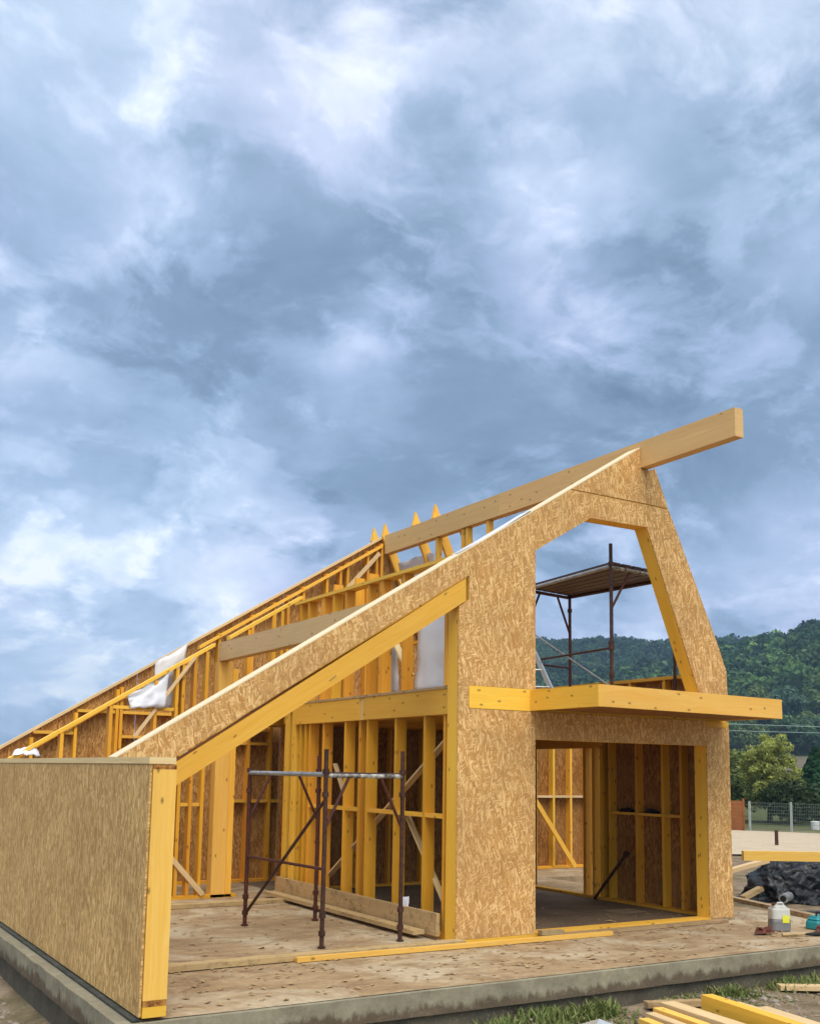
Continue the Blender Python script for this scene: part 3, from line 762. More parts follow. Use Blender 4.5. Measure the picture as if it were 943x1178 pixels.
# ------------------------------------------------------------------ ground
def smooth(a, b, x):
    t = min(1, max(0, (x-a)/(b-a))); return t*t*(3-2*t)
AZ = math.radians(48); AX = Vector((math.sin(AZ), math.cos(AZ))); AT = Vector((math.cos(AZ), -math.sin(AZ)))
CAM = Vector((-6.3169, -9.349, 1.8163))
def hgt(x, y):
    p = Vector((x-CAM.x, y-CAM.y)); s = p.dot(AX); t = p.dot(AT)
    h = -.38
    # the plot itself
    d = math.hypot(x, y)
    if d < 30: h += .025*noise.noise(Vector((x*.8, y*.8, 0))) + .012*noise.noise(Vector((x*4, y*4, 3)))
    if -2.6 < y < -1.7 and x > -4.2: h += (.05+.07*noise.noise(Vector((x*1.7, 1.0, 0))))*smooth(-2.5, -1.85, y)
    if x < -3.6: h -= .14*smooth(-3.6, -4.4, x)
    if s > 75:
        h += 6.0*smooth(75, 250, s)
        r = t/s
        fall = smooth(-.52, -.30, r)
        crest = 63 + 9*noise.noise(Vector((t*.006, 2.2, 0))) + 3.0*noise.noise(Vector((t*.03, s*.01, 0))) + 8*max(0, -r-.05)*3
        spur = 30*math.exp(-((t-75)/95)**2)*smooth(210, 330, s)*(1-smooth(360, 470, s))
        h += fall*(crest*smooth(250, 620, s) + spur)
    return h
# one sheet: fine near, coarse far
bm = bmesh.new()
def axis(lo, hi):
    out = []; v = 0.0; st = .35
    while v < hi: out.append(v); v += st; st *= 1.045
    out.append(hi); neg = []; v = 0.0; st = .35
    while v > lo: 
        if v < 0: neg.append(v)
        v -= st; st *= 1.045
    neg.append(lo); return sorted(neg+out)
xs = axis(-1500, 1500); ys_ = axis(-1500, 1500)
grid = [[bm.verts.new((x, y, hgt(x, y))) for x in xs] for y in ys_]
for j in range(len(ys_)-1):
    for i in range(len(xs)-1):
        bm.faces.new((grid[j][i], grid[j][i+1], grid[j+1][i+1], grid[j+1][i]))
me = bpy.data.meshes.new('ground'); bm.to_mesh(me); bm.free()
me.materials.append(M['soil']); me.materials.append(M['hillside'])
for p in me.polygons:
    p.use_smooth = True
    c = p.center; s = Vector((c.x-CAM.x, c.y-CAM.y)).dot(AX)
    if s > 215: p.material_index = 1
gr = bpy.data.objects.new('ground', me); COL.objects.link(gr); tag(gr, 'brown building plot soil, meadow and wooded hillside', 'ground', kind='structure')
def patch(name, poly, dz, m, label, cat, n=26):
    """a sheet draped over the ground, poly = four corners"""
    a, b_, c, d = [Vector(p) for p in poly]; q = MB()
    def pt(u, v):
        p = a*(1-u)*(1-v)+b_*u*(1-v)+c*u*v+d*(1-u)*v; return (p.x, p.y, hgt(p.x, p.y)+dz)
    for i in range(n):
        for j in range(n):
            q.poly([pt(i/n, j/n), pt((i+1)/n, j/n), pt((i+1)/n, (j+1)/n), pt(i/n, (j+1)/n)], [(0, 0)]*4)
    return tag(q.build(name, m, smooth=True), label, cat, kind='structure')
patch('gravel_yard', [(13.0, 14.0), (24.0, 4.5), (31.5, 12.8), (24.0, 24.0)], .05, 'gravel', 'pale gravel yard behind the house', 'yard')
patch('verge', [(22.0, 25.6), (24.05, 24.1), (31.6, 12.85), (34.0, 13.8)], .045, 'verge', 'mown strip along the fence', 'verge')
patch('field', [(104, 100), (140, 78), (182, 112), (150, 148)], .25, 'field', 'bare brown field on the rising ground', 'field')

# fence ------------------------------------------------------------
fa, fb = Vector((26.6, 20.9)), Vector((30.9, 11.9))
FN = empty('wire_fence', (fa.x, fa.y, hgt(*fa)), 'grey wire mesh fence on slim posts beyond the gravel yard', 'fence')
L = FN.location.copy(); nseg = 5
# posts at visible spacing
fp = [Vector((27.25, 19.35)), Vector((28.0, 17.95)), Vector((28.72, 16.5)), Vector((29.4, 15.1)), Vector((30.1, 13.7)), Vector((30.8, 12.3))]
for p in fp:
    z = hgt(*p); box('post', (p.x-.035-L.x, p.y-.035-L.y, z-L.z), (p.x+.035-L.x, p.y+.035-L.y, z+1.22-L.z), 'fence', FN)
for p, q in zip(fp, fp[1:]):
    b = MB(); z = hgt(*p)
    for k in range(9):
        zz = z+.08+k*.135; b.beam(Vector((p.x, p.y, zz))-L, Vector((q.x, q.y, zz))-L, .008, .008)
    for k in range(24):
        w = p.lerp(q, (k+.5)/24); b.beam(Vector((w.x, w.y, z+.05))-L, Vector((w.x, w.y, z+1.18))-L, .006, .006, (1, 0, 0))
    b.build('mesh_panel', 'fencewire', FN)
BP = empty('boarded_screen', (26.3, 21.0, hgt(26.3, 21.0)), 'rust brown boarded fence panel at the left end of the wire fence', 'fence panel')
p0, p1 = Vector((25.2, 23.2)), Vector((27.15, 19.55))
for k in range(8):
    z = hgt(26.3, 21)+.10+k*.15
    beam('board', Vector((p0.x, p0.y, z))-BP.location, Vector((p1.x, p1.y, z))-BP.location, .03, .142, 'brown', BP)
for w in (0, .5, 1):
    p = p0.lerp(p1, w); box('post', (p.x-.05-26.3, p.y-.02-21.0, 0), (p.x+.02-26.3, p.y+.05-21.0, 1.32), 'brown', BP)
b = MB(); b.box((21.05, 13.0, hgt(21, 13)), (21.13, 13.08, hgt(21, 13)+.52)); o = b.build('stake', 'rustdark'); tag(seat(o, (21.09, 13.04, hgt(21, 13))), 'single dark stake standing in the gravel yard', 'stake')
# garden behind the fence: posts and a pale lean-to roof edge, white tubs
for i, (x, y) in enumerate(((31.6, 19.6), (33.2, 18.9))):
    z = hgt(x, y); b = MB(); b.tube([(x, y, z), (x, y, z+.34), (x, y, z+.36)], [.16, .19, .17], 12); o = b.build('bucket', 'white_thing'); seat(o, (x, y, z)); tag(o, ['white bucket standing nearest the boarded panel behind the fence', 'smaller looking white bucket farther right behind the fence'][i], 'bucket', 'white buckets behind the fence')
SH = empty('garden_shelter', (37.0, 20.6, hgt(37, 20.6)), 'small open garden shelter with pale roof under the dark conifer', 'shelter')
b = MB(); b.beam((-1.6, .9, 1.85), (1.6, -.9, 2.0), 1.8, .07); b.build('roof', 'fence', SH)
for q in ((-1.4, .2), (-.9, 1.3), (1.1, -1.2), (1.6, -.2)): 
    box('post', (q[0]-.05, q[1]-.05, 0), (q[0]+.05, q[1]+.05, 1.9), 'oldplank', SH)

# tarp pile --------------------------------------------------------
def tarp(name, c, r, seed, label, m='tarp'):
    bm = bmesh.new(); bmesh.ops.create_icosphere(bm, subdivisions=6, radius=1)
    for v in bm.verts:
        p = v.co.copy(); q = p*1.5+Vector((seed, seed*2, 0))
        rid = 1-abs(noise.noise(q*1.3))*2; rid2 = 1-abs(noise.noise(q*3.1))*2; rid3 = 1-abs(noise.noise(q*6.5))*2
        k = .84+.15*rid+.06*rid2+.015*rid3
        z = p.z*r[2]*k
        if z < 0: z *= .05; k *= 1.12+.25*noise.noise(q*2)
        v.co = Vector((p.x*r[0]*k, p.y*r[1]*k, z))
    me = bpy.data.meshes.new(name); bm.to_mesh(me); bm.free(); me.materials.append(M[m])
    o = bpy.data.objects.new(name, me); COL.objects.link(o); me.polygons.foreach_set('use_smooth', [True]*len(me.polygons)); o.location = (*c, hgt(*c)+.02); o.rotation_euler.z = -.5
    return tag(o, label, 'tarp heap')
tarp('tarp_heap', (9.9, 3.3), (1.15, .8, .78), 3.0, 'glossy black plastic heap under the left half of the long beam')
tarp('tarp_heap', (11.4, 2.55), (1.0, .9, 1.28), 9.0, 'taller black plastic heap at the right picture edge')
tarp('tarp_heap', (9.75, 1.95), (.62, .45, .42), 5.0, 'low round black plastic bundle in front of the larger heaps')
loose('beam', (7.95, 3.02, .475), (12.4, .35, .475), .12, .16, 'wood_post', 'long fresh yellow beam resting across the black heaps', 'beam')
for i, (a, c, m, lb) in enumerate((((8.15, 3.55, .15), (8.9, 3.3, .34), 'pale', 'pale offcut slanting under the left end of the long beam'), ((8.25, 3.3, -.28), (8.6, 3.2, -.12), 'plank', 'grey offcut leaning lowest against the black heap'))):
    loose('offcut', a, c, .16, .07, m, lb, 'offcut')
for i, (p, lb) in enumerate((((8.62, 2.75, -.33), 'rolled grey tube lying left in front of the heap'),)):
    b = MB(); b.tube([(p[0], p[1], p[2]+.08), (p[0]+.4, p[1]+.2, p[2]+.08)], .08, 16, cap=True); o = b.build('pipe_roll', 'galv'); seat(o, p); tag(o, lb, 'pipe roll')
    b = MB(); b.tube([(-.012, -.006, .08), (.0, -.0, .08)], .05, 16); b.build('dark_core_disc', 'black', o)  # black disc painting the shade inside the roll, no real opening

# front lumber stack -----------------------------------------------
g1 = 'fresh boards stacked in front of the slab'
zg = -.36
D = Vector((-.19, -.98, 0)).normalized()
def brd(x, y, z, L, w, h, m, lb, yaw=0.0, group=None):
    d = Matrix.Rotation(yaw, 3, 'Z') @ D
    a = Vector((x, y, z+h/2)); return loose('board', a, a+d*L, w, h, m, lb, 'board', group)
brd(.36, -2.42, zg+.02, 2.2, .10, .045, 'wood_post', 'leftmost bright yellow board of the front stack', .0)
brd(.50, -2.36, zg+.04, 2.2, .10, .045, 'pale', 'second light yellow board from the left in the front stack', .03)
brd(.64, -2.31, zg+.06, 2.2, .10, .045, 'wood_post', 'third bright yellow board from the left in the front stack', .05)
brd(.81, -2.26, zg+.08, 2.2, .16, .05, 'pale', 'widest flat pale board in the middle of the front stack', .07)
brd(1.04, -2.52, zg+.09, 2.4, .12, .13, 'wood', 'thick square beam standing highest in the front stack', .02)
brd(1.10, -2.66, zg+.005, 2.2, .14, .08, 'wood', 'board half hidden below the thick square beam', .03)
brd(1.46, -2.46, zg+.05, 2.4, .13, .05, 'pale', 'pale board just right of the thick square beam', .04)
brd(1.66, -2.62, zg+.02, 2.2, .11, .05, 'pale', 'rightmost pale board of the front stack', .02)
loose('offcut', (.78, -2.02, -.30), (1.32, -2.20, -.30), .10, .05, 'plank', 'short grey offcut behind the front stack', 'offcut')
loose('plank', (2.62, -2.02, -.31), (3.6, -2.62, -.31), .13, .045, 'pale', 'pale plank lying in the grass at the right edge')
# small roof-shaped metal piece at the bottom edge
MP = empty('metal_cap', (-.31, -2.60, -.37), 'grey folded sheet metal cap in the weeds at the bottom edge', 'metal cap')
b = MB()
apx = (.02, .02, .17); c4 = [(-.26, -.16, .06), (.26, -.2, .06), (.28, .22, .06), (-.24, .24, .06)]
for i in range(4): b.poly([c4[i], c4[(i+1) % 4], apx], [(0, 0)]*3)
b.poly(c4[::-1], [(0, 0)]*4); b.build('hood', 'alu', MP)
b = MB(); b.box((-.22, -.14, 0), (.23, .19, .058)); b.build('rim', 'galv', MP)

# stones, weeds ----------------------------------------------------
sl = []
def scatter_stones(n, region, smin, smax, seed):
    rr = random.Random(seed); b = MB()
    ico = bmesh.new(); bmesh.ops.create_icosphere(ico, subdivisions=1, radius=1); V = [v.co.copy() for v in ico.verts]; Fc = [[v.index for v in f.verts] for f in ico.faces]; ico.free()
    for i in range(n):
        x, y = region(rr); s = rr.uniform(smin, smax)*(2.2 if rr.random() < .04 else 1); k = rr.random()*50
        sx, sy, sz = s*rr.uniform(.7, 1.4), s*rr.uniform(.7, 1.4), s*rr.uniform(.4, .8)
        P = [(x+v.x*sx*(1+.3*noise.noise(v*2+Vector((k, 0, 0)))), y+v.y*sy, hgt(x, y)+.25*sz+v.z*sz) for v in V]
        for f_ in Fc: b.poly([P[j] for j in f_], [(0, 0)]*3)
    return b
M['stone'] = m_plain('stone_chips', (.34, .29, .23), .9, c2=(.15, .11, .08), scale=9)
b = scatter_stones(2600, lambda r: (r.uniform(-1.5, 7.5), -1.9-abs(r.gauss(0, .7))), .006, .022, 5)
tag(b.build('gravel', 'stone', fixn=False), 'loose stones on the soil before the slab', 'gravel', kind='stuff')
b = scatter_stones(2200, lambda r: (-4.2-abs(r.gauss(0, .8)), r.uniform(-2.6, 4.5)), .008, .028, 6)
tag(b.build('pebbles', 'stone', fixn=False), 'pebbles on the dark soil beside the low wall', 'pebbles', kind='stuff')
def mesh_np(name, V, F, m, tint=None):
    me = bpy.data.meshes.new(name); nF = len(F); k = F.shape[1]
    me.vertices.add(len(V)); me.vertices.foreach_set('co', V.astype(np.float32).ravel())
    me.loops.add(nF*k); me.loops.foreach_set('vertex_index', F.astype(np.int32).ravel())
    me.polygons.add(nF); me.polygons.foreach_set('loop_start', np.arange(0, nF*k, k, dtype=np.int32))
    me.update(calc_edges=True)
    if tint is not None:
        at = me.color_attributes.new('tint', 'FLOAT_COLOR', 'POINT')
        at.data.foreach_set('color', np.concatenate([tint, np.ones((len(tint), 1))], 1).astype(np.float32).ravel())
    me.materials.append(M[m]); me.validate()
    o = bpy.data.objects.new(name, me); COL.objects.link(o); return o
# grass blades
def blades(name, n, region, hmin, hmax, label, seed, cols):
    rr = random.Random(seed); V = []; F = []; T = []
    for i in range(n):
        x, y, hs = region(rr); h = rr.uniform(hmin, hmax)*hs; a = rr.uniform(0, 2*PI); w = rr.uniform(.003, .008)*(1+hs)
        lx, ly = math.cos(a), math.sin(a); l = h*rr.uniform(.1, 1.5); z = hgt(x, y)-.01; c = rr.choice(cols); kk = rr.uniform(.7, 1.3)
        px, py = -ly*w, lx*w; b0 = len(V)
        V += [(x-px, y-py, z), (x+px, y+py, z), (x+px*.8+lx*l*.4, y+py*.8+ly*l*.4, z+h*.6), (x-px*.8+lx*l*.4, y-py*.8+ly*l*.4, z+h*.6), (x+lx*l, y+ly*l, z+h), (x+lx*l+.001, y+ly*l, z+h)]
        F += [(b0, b0+1, b0+2, b0+3), (b0+3, b0+2, b0+5, b0+4)]; T += [[q*kk for q in c]]*6
    o = mesh_np(name, np.array(V), np.array(F), 'leaf', np.array(T)); return tag(o, label, 'grass', kind='stuff')
gc = [(.17, .21, .06), (.24, .25, .09), (.33, .28, .14), (.13, .18, .05)]
def reg1(r):
    x = r.uniform(-1.2, 6.5); d = abs(r.gauss(0, .45)); n = noise.noise(Vector((x*1.3, d*1.3, 4)))
    while n < .08 and r.random() < .93:
        x = r.uniform(-1.2, 6.5); d = abs(r.gauss(0, .45)); n = noise.noise(Vector((x*1.3, d*1.3, 4)))
    return x, -1.87-d, .8+.8*max(0, n)
blades('grass', 11000, reg1, .006, .028, 'short ragged grass along the foot of the slab', 3, gc)
def reg2(r):
    c = r.choice(((-.35, -2.0, .22), (.0, -2.02, .2), (-.95, -2.1, .15), (1.95, -1.97, .13), (.2, -2.0, .12), (3.9, -1.98, .25), (4.6, -2.0, .3), (2.9, -1.98, .2)))
    return r.gauss(c[0], c[2]), min(-1.86, r.gauss(c[1], c[2]*.5)), 1.0
blades('weeds', 2600, reg2, .025, .12, 'taller green weeds against the slab edge', 4, gc[:2]+gc[3:])
def reg3(r): 
    x = r.uniform(23.5, 40); y = 40.5-1.0*x+r.uniform(0, 12)*.8; return x+r.uniform(1, 9), y+r.uniform(1, 5), 1.0

# ------------------------------------------------------------------ trees
def leaf_cloud(centres, radii, per, size, cols, rng, squash=.8, jit=.5):
    """leaf faces over lumps: centres (n,3), radii (n)"""
    n = len(centres)*per
    idx = np.repeat(np.arange(len(centres)), per)
    d = rng.normal(size=(n, 3)); d /= np.linalg.norm(d, axis=1)[:, None]
    rad = radii[idx]*(.62+.45*rng.random(n)**.6)
    c = centres[idx] + d*rad[:, None]*np.array([1, 1, squash])
    nr = d + rng.normal(size=(n, 3))*.55; nr /= np.linalg.norm(nr, axis=1)[:, None]
    t = np.cross(nr, rng.normal(size=(n, 3))); t /= np.linalg.norm(t, axis=1)[:, None]; bt = np.cross(nr, t)
    s = (size*(.6+.8*rng.random(n)))[:, None] if np.isscalar(size) else (size[idx]*(.6+.8*rng.random(n)))[:, None]
    V = np.stack([c-t*s, c+bt*s*.62, c+t*s, c-bt*s*.62], 1).reshape(-1, 3)
    F = np.arange(n*4).reshape(n, 4)
    col = cols[idx]*(1+jit*(rng.random(n)-.5))[:, None]
    return V, F, np.repeat(col, 4, 0)
def tree(name, x, y, H, W, col, label, cat='tree', group=None, kind='round', seed=1, leaf=.11, per=230, n=26, trunk_h=.25):
    rng = np.random.default_rng(seed); rr = random.Random(seed); z0 = hgt(x, y)
    o = empty(name, (x, y, z0), label, cat, group)
    C = []; Rr = []
    if kind == 'round':
        for i in range(n):
            d = rng.normal(size=3); d /= np.linalg.norm(d); k = rng.random()**.45
            hz = (trunk_h + (1-trunk_h)*.5) + d[2]*k*(1-trunk_h)*.42
            w = W*.5*.74*math.sqrt(max(.1, 1-abs(d[2])**2*.7))
            C.append((d[0]*k*w, d[1]*k*w, H*hz)); Rr.append(W*rng.uniform(.13, .21))
    elif kind == 'willow':
        for i in range(n):
            a = rng.random()*2*PI; k = rng.random()**.5; hz = rng.uniform(.18, .92)
            w = W*.5*(1.0-.55*hz**2.2); C.append((math.cos(a)*k*w*.9, math.sin(a)*k*w*.9, H*hz*(1-.12*k*rng.random()))); Rr.append(W*rng.uniform(.05, .12))
    else:
        for i in range(n):
            hz = (i+.5)/n; a = i*2.4; w = W*.5*(1-hz)*.75
            C.append((math.cos(a)*w, math.sin(a)*w, H*(.06+.92*hz))); Rr.append(max(.12, W*.24*(1-hz*.85)))
    C = np.array(C); Rr = np.array(Rr); cols = np.array(col)[None, :]*(.75+.5*rng.random(len(C)))[:, None]
    V, F, T = leaf_cloud(C, Rr, per, leaf, cols, rng)
    cr = mesh_np('crown', V, F, 'leaf', T); cr.parent = o
    b = MB(); b.tube([(0, 0, -.1), (.03*H*.2, 0, H*.2), (0, .02*H, H*.5), (.02, 0, H*.82)], [H*.030, H*.024, H*.016, H*.004], 8)
    for i in range(7):
        p = C[int(rng.integers(len(C)))]; b.tube([(0, 0, H*rng.uniform(.16, .45)), (p[0]*.5, p[1]*.5, p[2]*.75), tuple(p)], [H*.012, H*.008, H*.003], 6)
    b.build('trunk', 'bark', o); return o
def aim(u_deg, dist):
    """a place by compass bearing seen from the plot and distance"""
    a = math.radians(u_deg); return CAM.x+math.sin(a)*dist, CAM.y+math.cos(a)*dist
x, y = aim(50.45, 54); tree('willow_tree', x, y, 4.5, 3.7, (.31, .33, .08), 'yellow green loose crowned tree behind the board panel', kind='willow', seed=3, n=130, per=130, leaf=.065)
x, y = aim(49.0, 60); tree('bushy_tree', x, y, 3.6, 3.2, (.17, .20, .06), 'small olive bush just left of the yellow green tree', seed=4, n=26, per=150, leaf=.10)
x, y = aim(52.75, 56); tree('conifer_tree', x, y, 3.7, 3.0, (.028, .085, .035), 'dark green conifer at the right edge behind the fence', kind='conifer', seed=5, n=60, per=190, leaf=.10)
x, y = aim(52.9, 66); tree('bushy_tree', x, y, 2.6, 4.2, (.04, .075, .02), 'low dark bush between the yellow green tree and the conifer', seed=6, n=22, per=170, leaf=.12)
x, y = aim(51.4, 52); tree('bushy_tree', x, y, 1.9, 3.6, (.035, .055, .018), 'dark hedge bush right behind the wire fence under the yellow green tree', seed=16, n=26, per=170, leaf=.09)
x, y = aim(48.2, 52); tree('bushy_tree', x, y, 2.2, 3.2, (.06, .085, .02), 'rounded bush directly behind the brown boards', seed=17, n=24, per=170, leaf=.09)
mid = [(48.0, 232, 8.5, 9), (49.0, 238, 9, 9), (49.8, 226, 8, 8), (50.6, 240, 9.5, 9), (51.3, 232, 8, 8), (51.9, 228, 8.5, 8), (52.4, 236, 9, 8), (52.95, 230, 9, 8), (47.2, 236, 10, 9),
       (48.6, 262, 10, 11), (50.1, 266, 10.5, 11), (51.6, 262, 10, 11), (52.9, 268, 10, 11)]
shade = [(.11, .18, .06), (.07, .13, .055), (.15, .21, .07), (.08, .15, .085)]
wh = ['behind the left part of the yellow green tree', 'rising just left of the yellow green tree top', 'close above the olive bush', 'above the yellow green tree crown', 'right of the yellow green tree top', 'left of the bare field', 'between bare field and conifer', 'at the right edge above the conifer', 'beside the right jamb of the gable', 'in the far row at the left', 'in the far row over the yellow green tree', 'in the far row left of the field', 'in the far row at the right edge']
kd = ['mid green', 'dark green', 'light green', 'blue green']
for i, (a, d, H, W) in enumerate(mid):
    x, y = aim(a, d); tree('round_tree', x, y, H, W, shade[i % 4], f'{kd[i % 4]} rounded tree {wh[i]}', group='rounded trees in the valley', seed=30+i, n=20, per=110, leaf=.36 if d < 250 else .42, trunk_h=.12)

# the wooded hill: one mass of crowns
rng = np.random.default_rng(5)
C = []; Rr = []; cols = []; sizes = []; PER = 62
def wood(n, s0, s1, r0, r1, base, var, hmul=1.0):
    k = 0
    while k < n:
        s = rng.uniform(s0, s1); r = rng.uniform(r0, r1); p = AX*s + AT*(s*r); x, y = CAM.x+p.x, CAM.y+p.y
        z = hgt(x, y)
        if z < 1.2: k += 1; continue
        H = rng.uniform(6.5, 11)*hmul; W = rng.uniform(5.5, 9)*hmul
        sp = noise.noise(Vector((x*.012, y*.012, 7)))*.6 + rng.normal()*.35
        c = np.array(base)*(1+var*sp) + np.array([.035, .028, .0])*max(0, sp)
        c = np.clip(c, .006, .3)
        for q in range(3):
            C.append((x+rng.normal()*W*.16, y+rng.normal()*W*.16, z+H*(.45+.17*q))); Rr.append(W*(.47-.09*q)); cols.append(c*(.85+.12*q)); sizes.append(W*.095)
        k += 1
wood(3600, 300, 660, -.42, .40, (.026, .070, .034), .7)
wood(1000, 285, 400, -.40, .36, (.075, .150, .045), .75, .9)
wood(260, 160, 215, -.30, -.03, (.09, .16, .05), .5, .6)
V, F, T = leaf_cloud(np.array(C), np.array(Rr), PER, np.array(sizes), np.array(cols), rng, .85, .22)
o = mesh_np('forest', V, F, 'leaf', T); tag(o, 'dense green forest covering the hill', 'forest', kind='stuff')

# power lines --------------------------------------------------------
for i, (dz, lb) in enumerate(((0, 'upper thin pale power line crossing before the hill'), (-.55, 'lower thin pale power line crossing before the hill'))):
    pts = []
    for k in range(41):
        t = k/40; a = Vector((70.0, 109.3)).lerp(Vector((220.0, 25.0)), t)
        pts.append((a.x + i*1.5, a.y, 8.6 + dz + 5*(t-.5)**2 + (.9 if i else 0)*(t-.62)))
    b = MB(); b.tube(pts, .035, 5); o = b.build('power_line', 'cable'); tag(seat(o, pts[0]), lb, 'cable', 'power lines')
for i, (x, y) in enumerate(((70.0, 109.3), (220.0, 25.0))):
    z = hgt(x, y); b = MB(); b.tube([(x, y, z), (x, y, 11.6)], [.17, .11], 10); o = b.build('utility_pole', 'bark'); seat(o, (x, y, z)); tag(o, ['wooden power line pole standing behind the gable', 'wooden power line pole far to the right'][i], 'pole')
    beam('crossarm', (-.2, -.8, 10.9-z), (1.9, .8, 10.9-z), .1, .12, 'bark', o)

# ------------------------------------------------------------------ sky
w = bpy.data.worlds.new('World'); sc.world = w; w.use_nodes = True
nt = w.node_tree; nt.nodes.clear(); g = G(nt)
SUN_EL, SUN_AZ = math.radians(57), math.radians(196)   # azimuth clockwise from +y (towards the sun)
sky = g.n('ShaderNodeTexSky', sky_type='NISHITA'); sky.sun_disc = False; sky.sun_elevation = SUN_EL; sky.sun_rotation = SUN_AZ
tc = g.n('ShaderNodeTexCoord'); D_ = g.vmath('NORMALIZE', tc.outputs['Generated'])
s = g.sep(D_)
zz = g.math('MAXIMUM', s[2], 0.0)
den = g.math('ADD', zz, .42)
P_ = g.comb(g.math('DIVIDE', s[0], den), g.math('DIVIDE', s[1], den), g.math('MULTIPLY', s[2], .8))
wq = g.noise(P_, 2.2, 4, .55, out=1)
sc_ = g.n('ShaderNodeVectorMath', operation='SCALE'); g.put(sc_.inputs[0], g.vmath('SUBTRACT', wq, (.5, .5, .5))); sc_.inputs['Scale'].default_value = .22
PW_ = g.vmath('ADD', P_, sc_.outputs[0])
big = g.noise(PW_, 2.6, 4, .5); med = g.noise(g.vmath('ADD', PW_, (5.2, 1.3, 0)), 6.5, 8, .55); fin = g.noise(g.vmath('ADD', PW_, (1.2, 8.3, 0)), 19.0, 7, .62)
v = g.math('ADD', g.math('MULTIPLY', g.math('SUBTRACT', big, .5), .60), g.math('MULTIPLY', g.math('SUBTRACT', med, .5), .55))
v = g.math('ADD', v, g.math('MULTIPLY', g.math('SUBTRACT', fin, .5), .22))
# heaped banks: crisper lit rims over soft grey bellies
pf = g.noise(g.vmath('ADD', PW_, (21.2, 3.3, 0)), 4.4, 9, .58)
v = g.math('ADD', v, g.rng(pf, .505, .575, -.04, .11))
pf2 = g.noise(g.vmath('ADD', PW_, (2.2, 33.3, 0)), 3.0, 9, .56)
v = g.math('ADD', v, g.rng(pf2, .515, .57, .05, -.15))
pf3 = g.noise(g.vmath('ADD', PW_, (7.7, 13.3, 0)), 9.0, 9, .6)
v = g.math('ADD', v, g.rng(pf3, .56, .68, 0, .16))
# overall: bright high up, slate band lower, paler again towards the horizon
el = g.ramp(s[2], [(0.0, (.58,)*3), (.12, (.56,)*3), (.19, (.48,)*3), (.27, (.34,)*3), (.37, (.44,)*3), (.48, (.56,)*3), (.60, (.65,)*3), (1.0, (.62,)*3)])
v = g.math('ADD', v, el)
def blobn(d, k, amp):
    d = Vector(d).normalized(); dot = g.vmath('DOT_PRODUCT', g.vmath('NORMALIZE', g.vmath('ADD', D_, wsmall)), tuple(d))
    return g.math('MULTIPLY', g.math('EXPONENT', g.math('MULTIPLY', g.math('SUBTRACT', dot, 1.0), k)), amp)
ws = g.n('ShaderNodeVectorMath', operation='SCALE'); g.put(ws.inputs[0], g.vmath('SUBTRACT', g.noise(D_, 7.0, 5, .6, out=1), (.5, .5, .5))); ws.inputs['Scale'].default_value = .14
wsmall = ws.outputs[0]
for d, k, a in (((.555, .661, .505), 420, .30), ((.439, .809, .390), 700, .36), ((.257, .827, .50), 900, .34), ((.578, .701, .418), 900, .26), ((.145, .916, .374), 500, .28),
                ((.377, .691, .617), 900, .12), ((.646, .50, .577), 300, .16), ((.472, .688, .552), 500, -.20), ((.30, .90, .30), 60, -.12), ((.494, .803, .332), 90, -.14), ((.626, .616, .477), 90, -.20),
                ((.339, .924, .175), 130, .26), ((.207, .968, .142), 160, .16), ((.776, .599, .198), 200, .24), ((.156, .962, .223), 300, .22), ((.70, .68, .26), 60, -.12), ((.27, .76, .59), 120, .0), ((.36, .90, .15), 200, .10)):
    v = g.math('ADD', v, blobn(d, k, a))
hue = g.noise(g.vmath('ADD', PW_, (11, 3, 0)), 1.6, 3, .5)
cold = g.ramp(v, [(.0, (.105, .180, .300)), (.28, (.175, .280, .440)), (.5, (.290, .430, .640)), (.72, (.460, .600, .830)), (.95, (.760, .860, .980)), (1.0, (.86, .92, 1.0))])
lav = g.ramp(v, [(.0, (.100, .170, .290)), (.28, (.180, .285, .440)), (.5, (.320, .420, .650)), (.72, (.530, .600, .850)), (.95, (.790, .850, .980)), (1.0, (.88, .92, 1.0))])
cl = g.mix(g.rng(hue, .42, .66, 0, 1), cold, lav)
# the side the light comes from is brighter
sd = Vector((math.sin(SUN_AZ)*math.cos(SUN_EL), math.cos(SUN_AZ)*math.cos(SUN_EL), math.sin(SUN_EL)))
gl = g.rng(g.vmath('DOT_PRODUCT', D_, tuple(sd)), -.1, 1, 0, 1)
cl = g.mix(1.0, cl, g.ramp(gl, [(0, (1, 1, 1)), (.5, (1.15, 1.07, .92)), (1, (4.2, 3.4, 2.4))]), 'MULTIPLY')
hsn = g.n('ShaderNodeHueSaturation'); hsn.inputs['Saturation'].default_value = .90; g.put(hsn.inputs['Color'], cl)
x10 = g.n('ShaderNodeVectorMath', operation='SCALE'); g.put(x10.inputs[0], hsn.outputs[0]); x10.inputs['Scale'].default_value = 10.0
colr = g.mix(.93, sky.outputs[0], x10.outputs[0])
bg = g.n('ShaderNodeBackground'); g.put(bg.inputs[0], colr); bg.inputs[1].default_value = .1
wo = g.n('ShaderNodeOutputWorld'); g.L.new(bg.outputs[0], wo.inputs[0])
w.cycles.sampling_method = 'MANUAL'; w.cycles.sample_map_resolution = 512

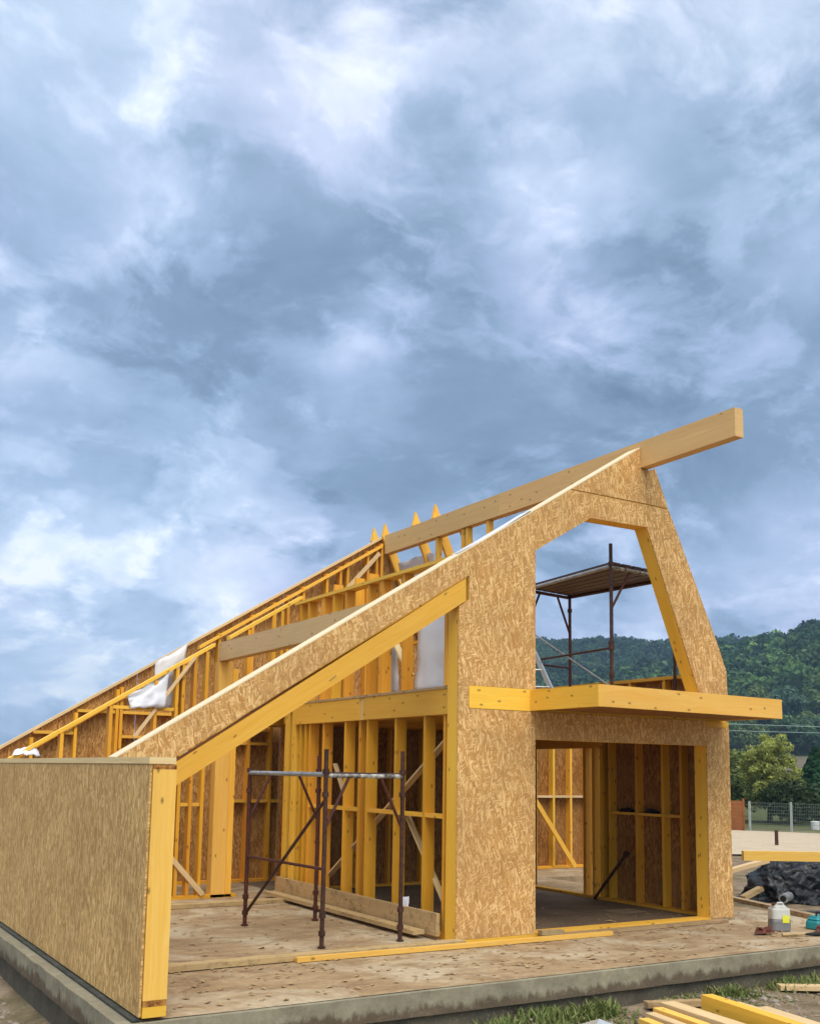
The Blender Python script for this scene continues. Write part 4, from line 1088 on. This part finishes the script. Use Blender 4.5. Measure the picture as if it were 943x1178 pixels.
sun = bpy.data.lights.new('sun', 'SUN'); sun.energy = 1.5; sun.angle = math.radians(32); sun.color = (1, .95, .86)
so = bpy.data.objects.new('sun', sun); COL.objects.link(so); so.rotation_euler = sd.to_track_quat('Z', 'Y').to_euler(); so.location = (0, 0, 60)

# air ----------------------------------------------------------------
if HAZE_ON := True:
    b = MB(); b.box((-1600, -1600, -2), (1600, 1600, 130))
    mm = bpy.data.materials.new('haze'); mm.use_nodes = True; n_ = mm.node_tree; n_.nodes.clear()
    out = n_.nodes.new('ShaderNodeOutputMaterial'); vol = n_.nodes.new('ShaderNodeVolumePrincipled')
    vol.inputs['Color'].default_value = (.45, .66, .95, 1); vol.inputs['Density'].default_value = .00042; vol.inputs['Anisotropy'].default_value = .1
    n_.links.new(vol.outputs[0], out.inputs['Volume']); M['haze'] = mm
    hz = b.build('haze', 'haze'); tag(hz, 'thin bluish air over the whole place', 'haze', kind='stuff')

# ------------------------------------------------------------------ camera
cam = bpy.data.cameras.new('camera'); co = bpy.data.objects.new('camera', cam); COL.objects.link(co)
f_, yaw, pit, rol, ppy = 1189.54, .5475, .1275, .0159, 734.85
Fw = Vector((math.sin(yaw)*math.cos(pit), math.cos(yaw)*math.cos(pit), math.sin(pit)))
R0 = Vector((math.cos(yaw), -math.sin(yaw), 0)); U0 = R0.cross(Fw)
Rt = R0*math.cos(rol)+U0*math.sin(rol); Up = -R0*math.sin(rol)+U0*math.cos(rol)
co.matrix_world = Matrix(((Rt.x, Up.x, -Fw.x, CAM.x), (Rt.y, Up.y, -Fw.y, CAM.y), (Rt.z, Up.z, -Fw.z, CAM.z), (0, 0, 0, 1)))
cam.sensor_fit = 'HORIZONTAL'; cam.sensor_width = 36; cam.lens = f_/943*36; cam.shift_y = (ppy-589)/943
cam.clip_start = .05; cam.clip_end = 6000
sc.camera = co
sc.view_settings.view_transform = 'Standard'; sc.view_settings.look = 'None'; sc.view_settings.gamma = 1; sc.view_settings.exposure = 0.37
sc.view_settings.use_curve_mapping = False
sc.cycles.max_bounces = 8; sc.cycles.diffuse_bounces = 2; sc.cycles.glossy_bounces = 3; sc.cycles.transmission_bounces = 4; sc.cycles.volume_bounces = 0
sc.cycles.use_denoising = True
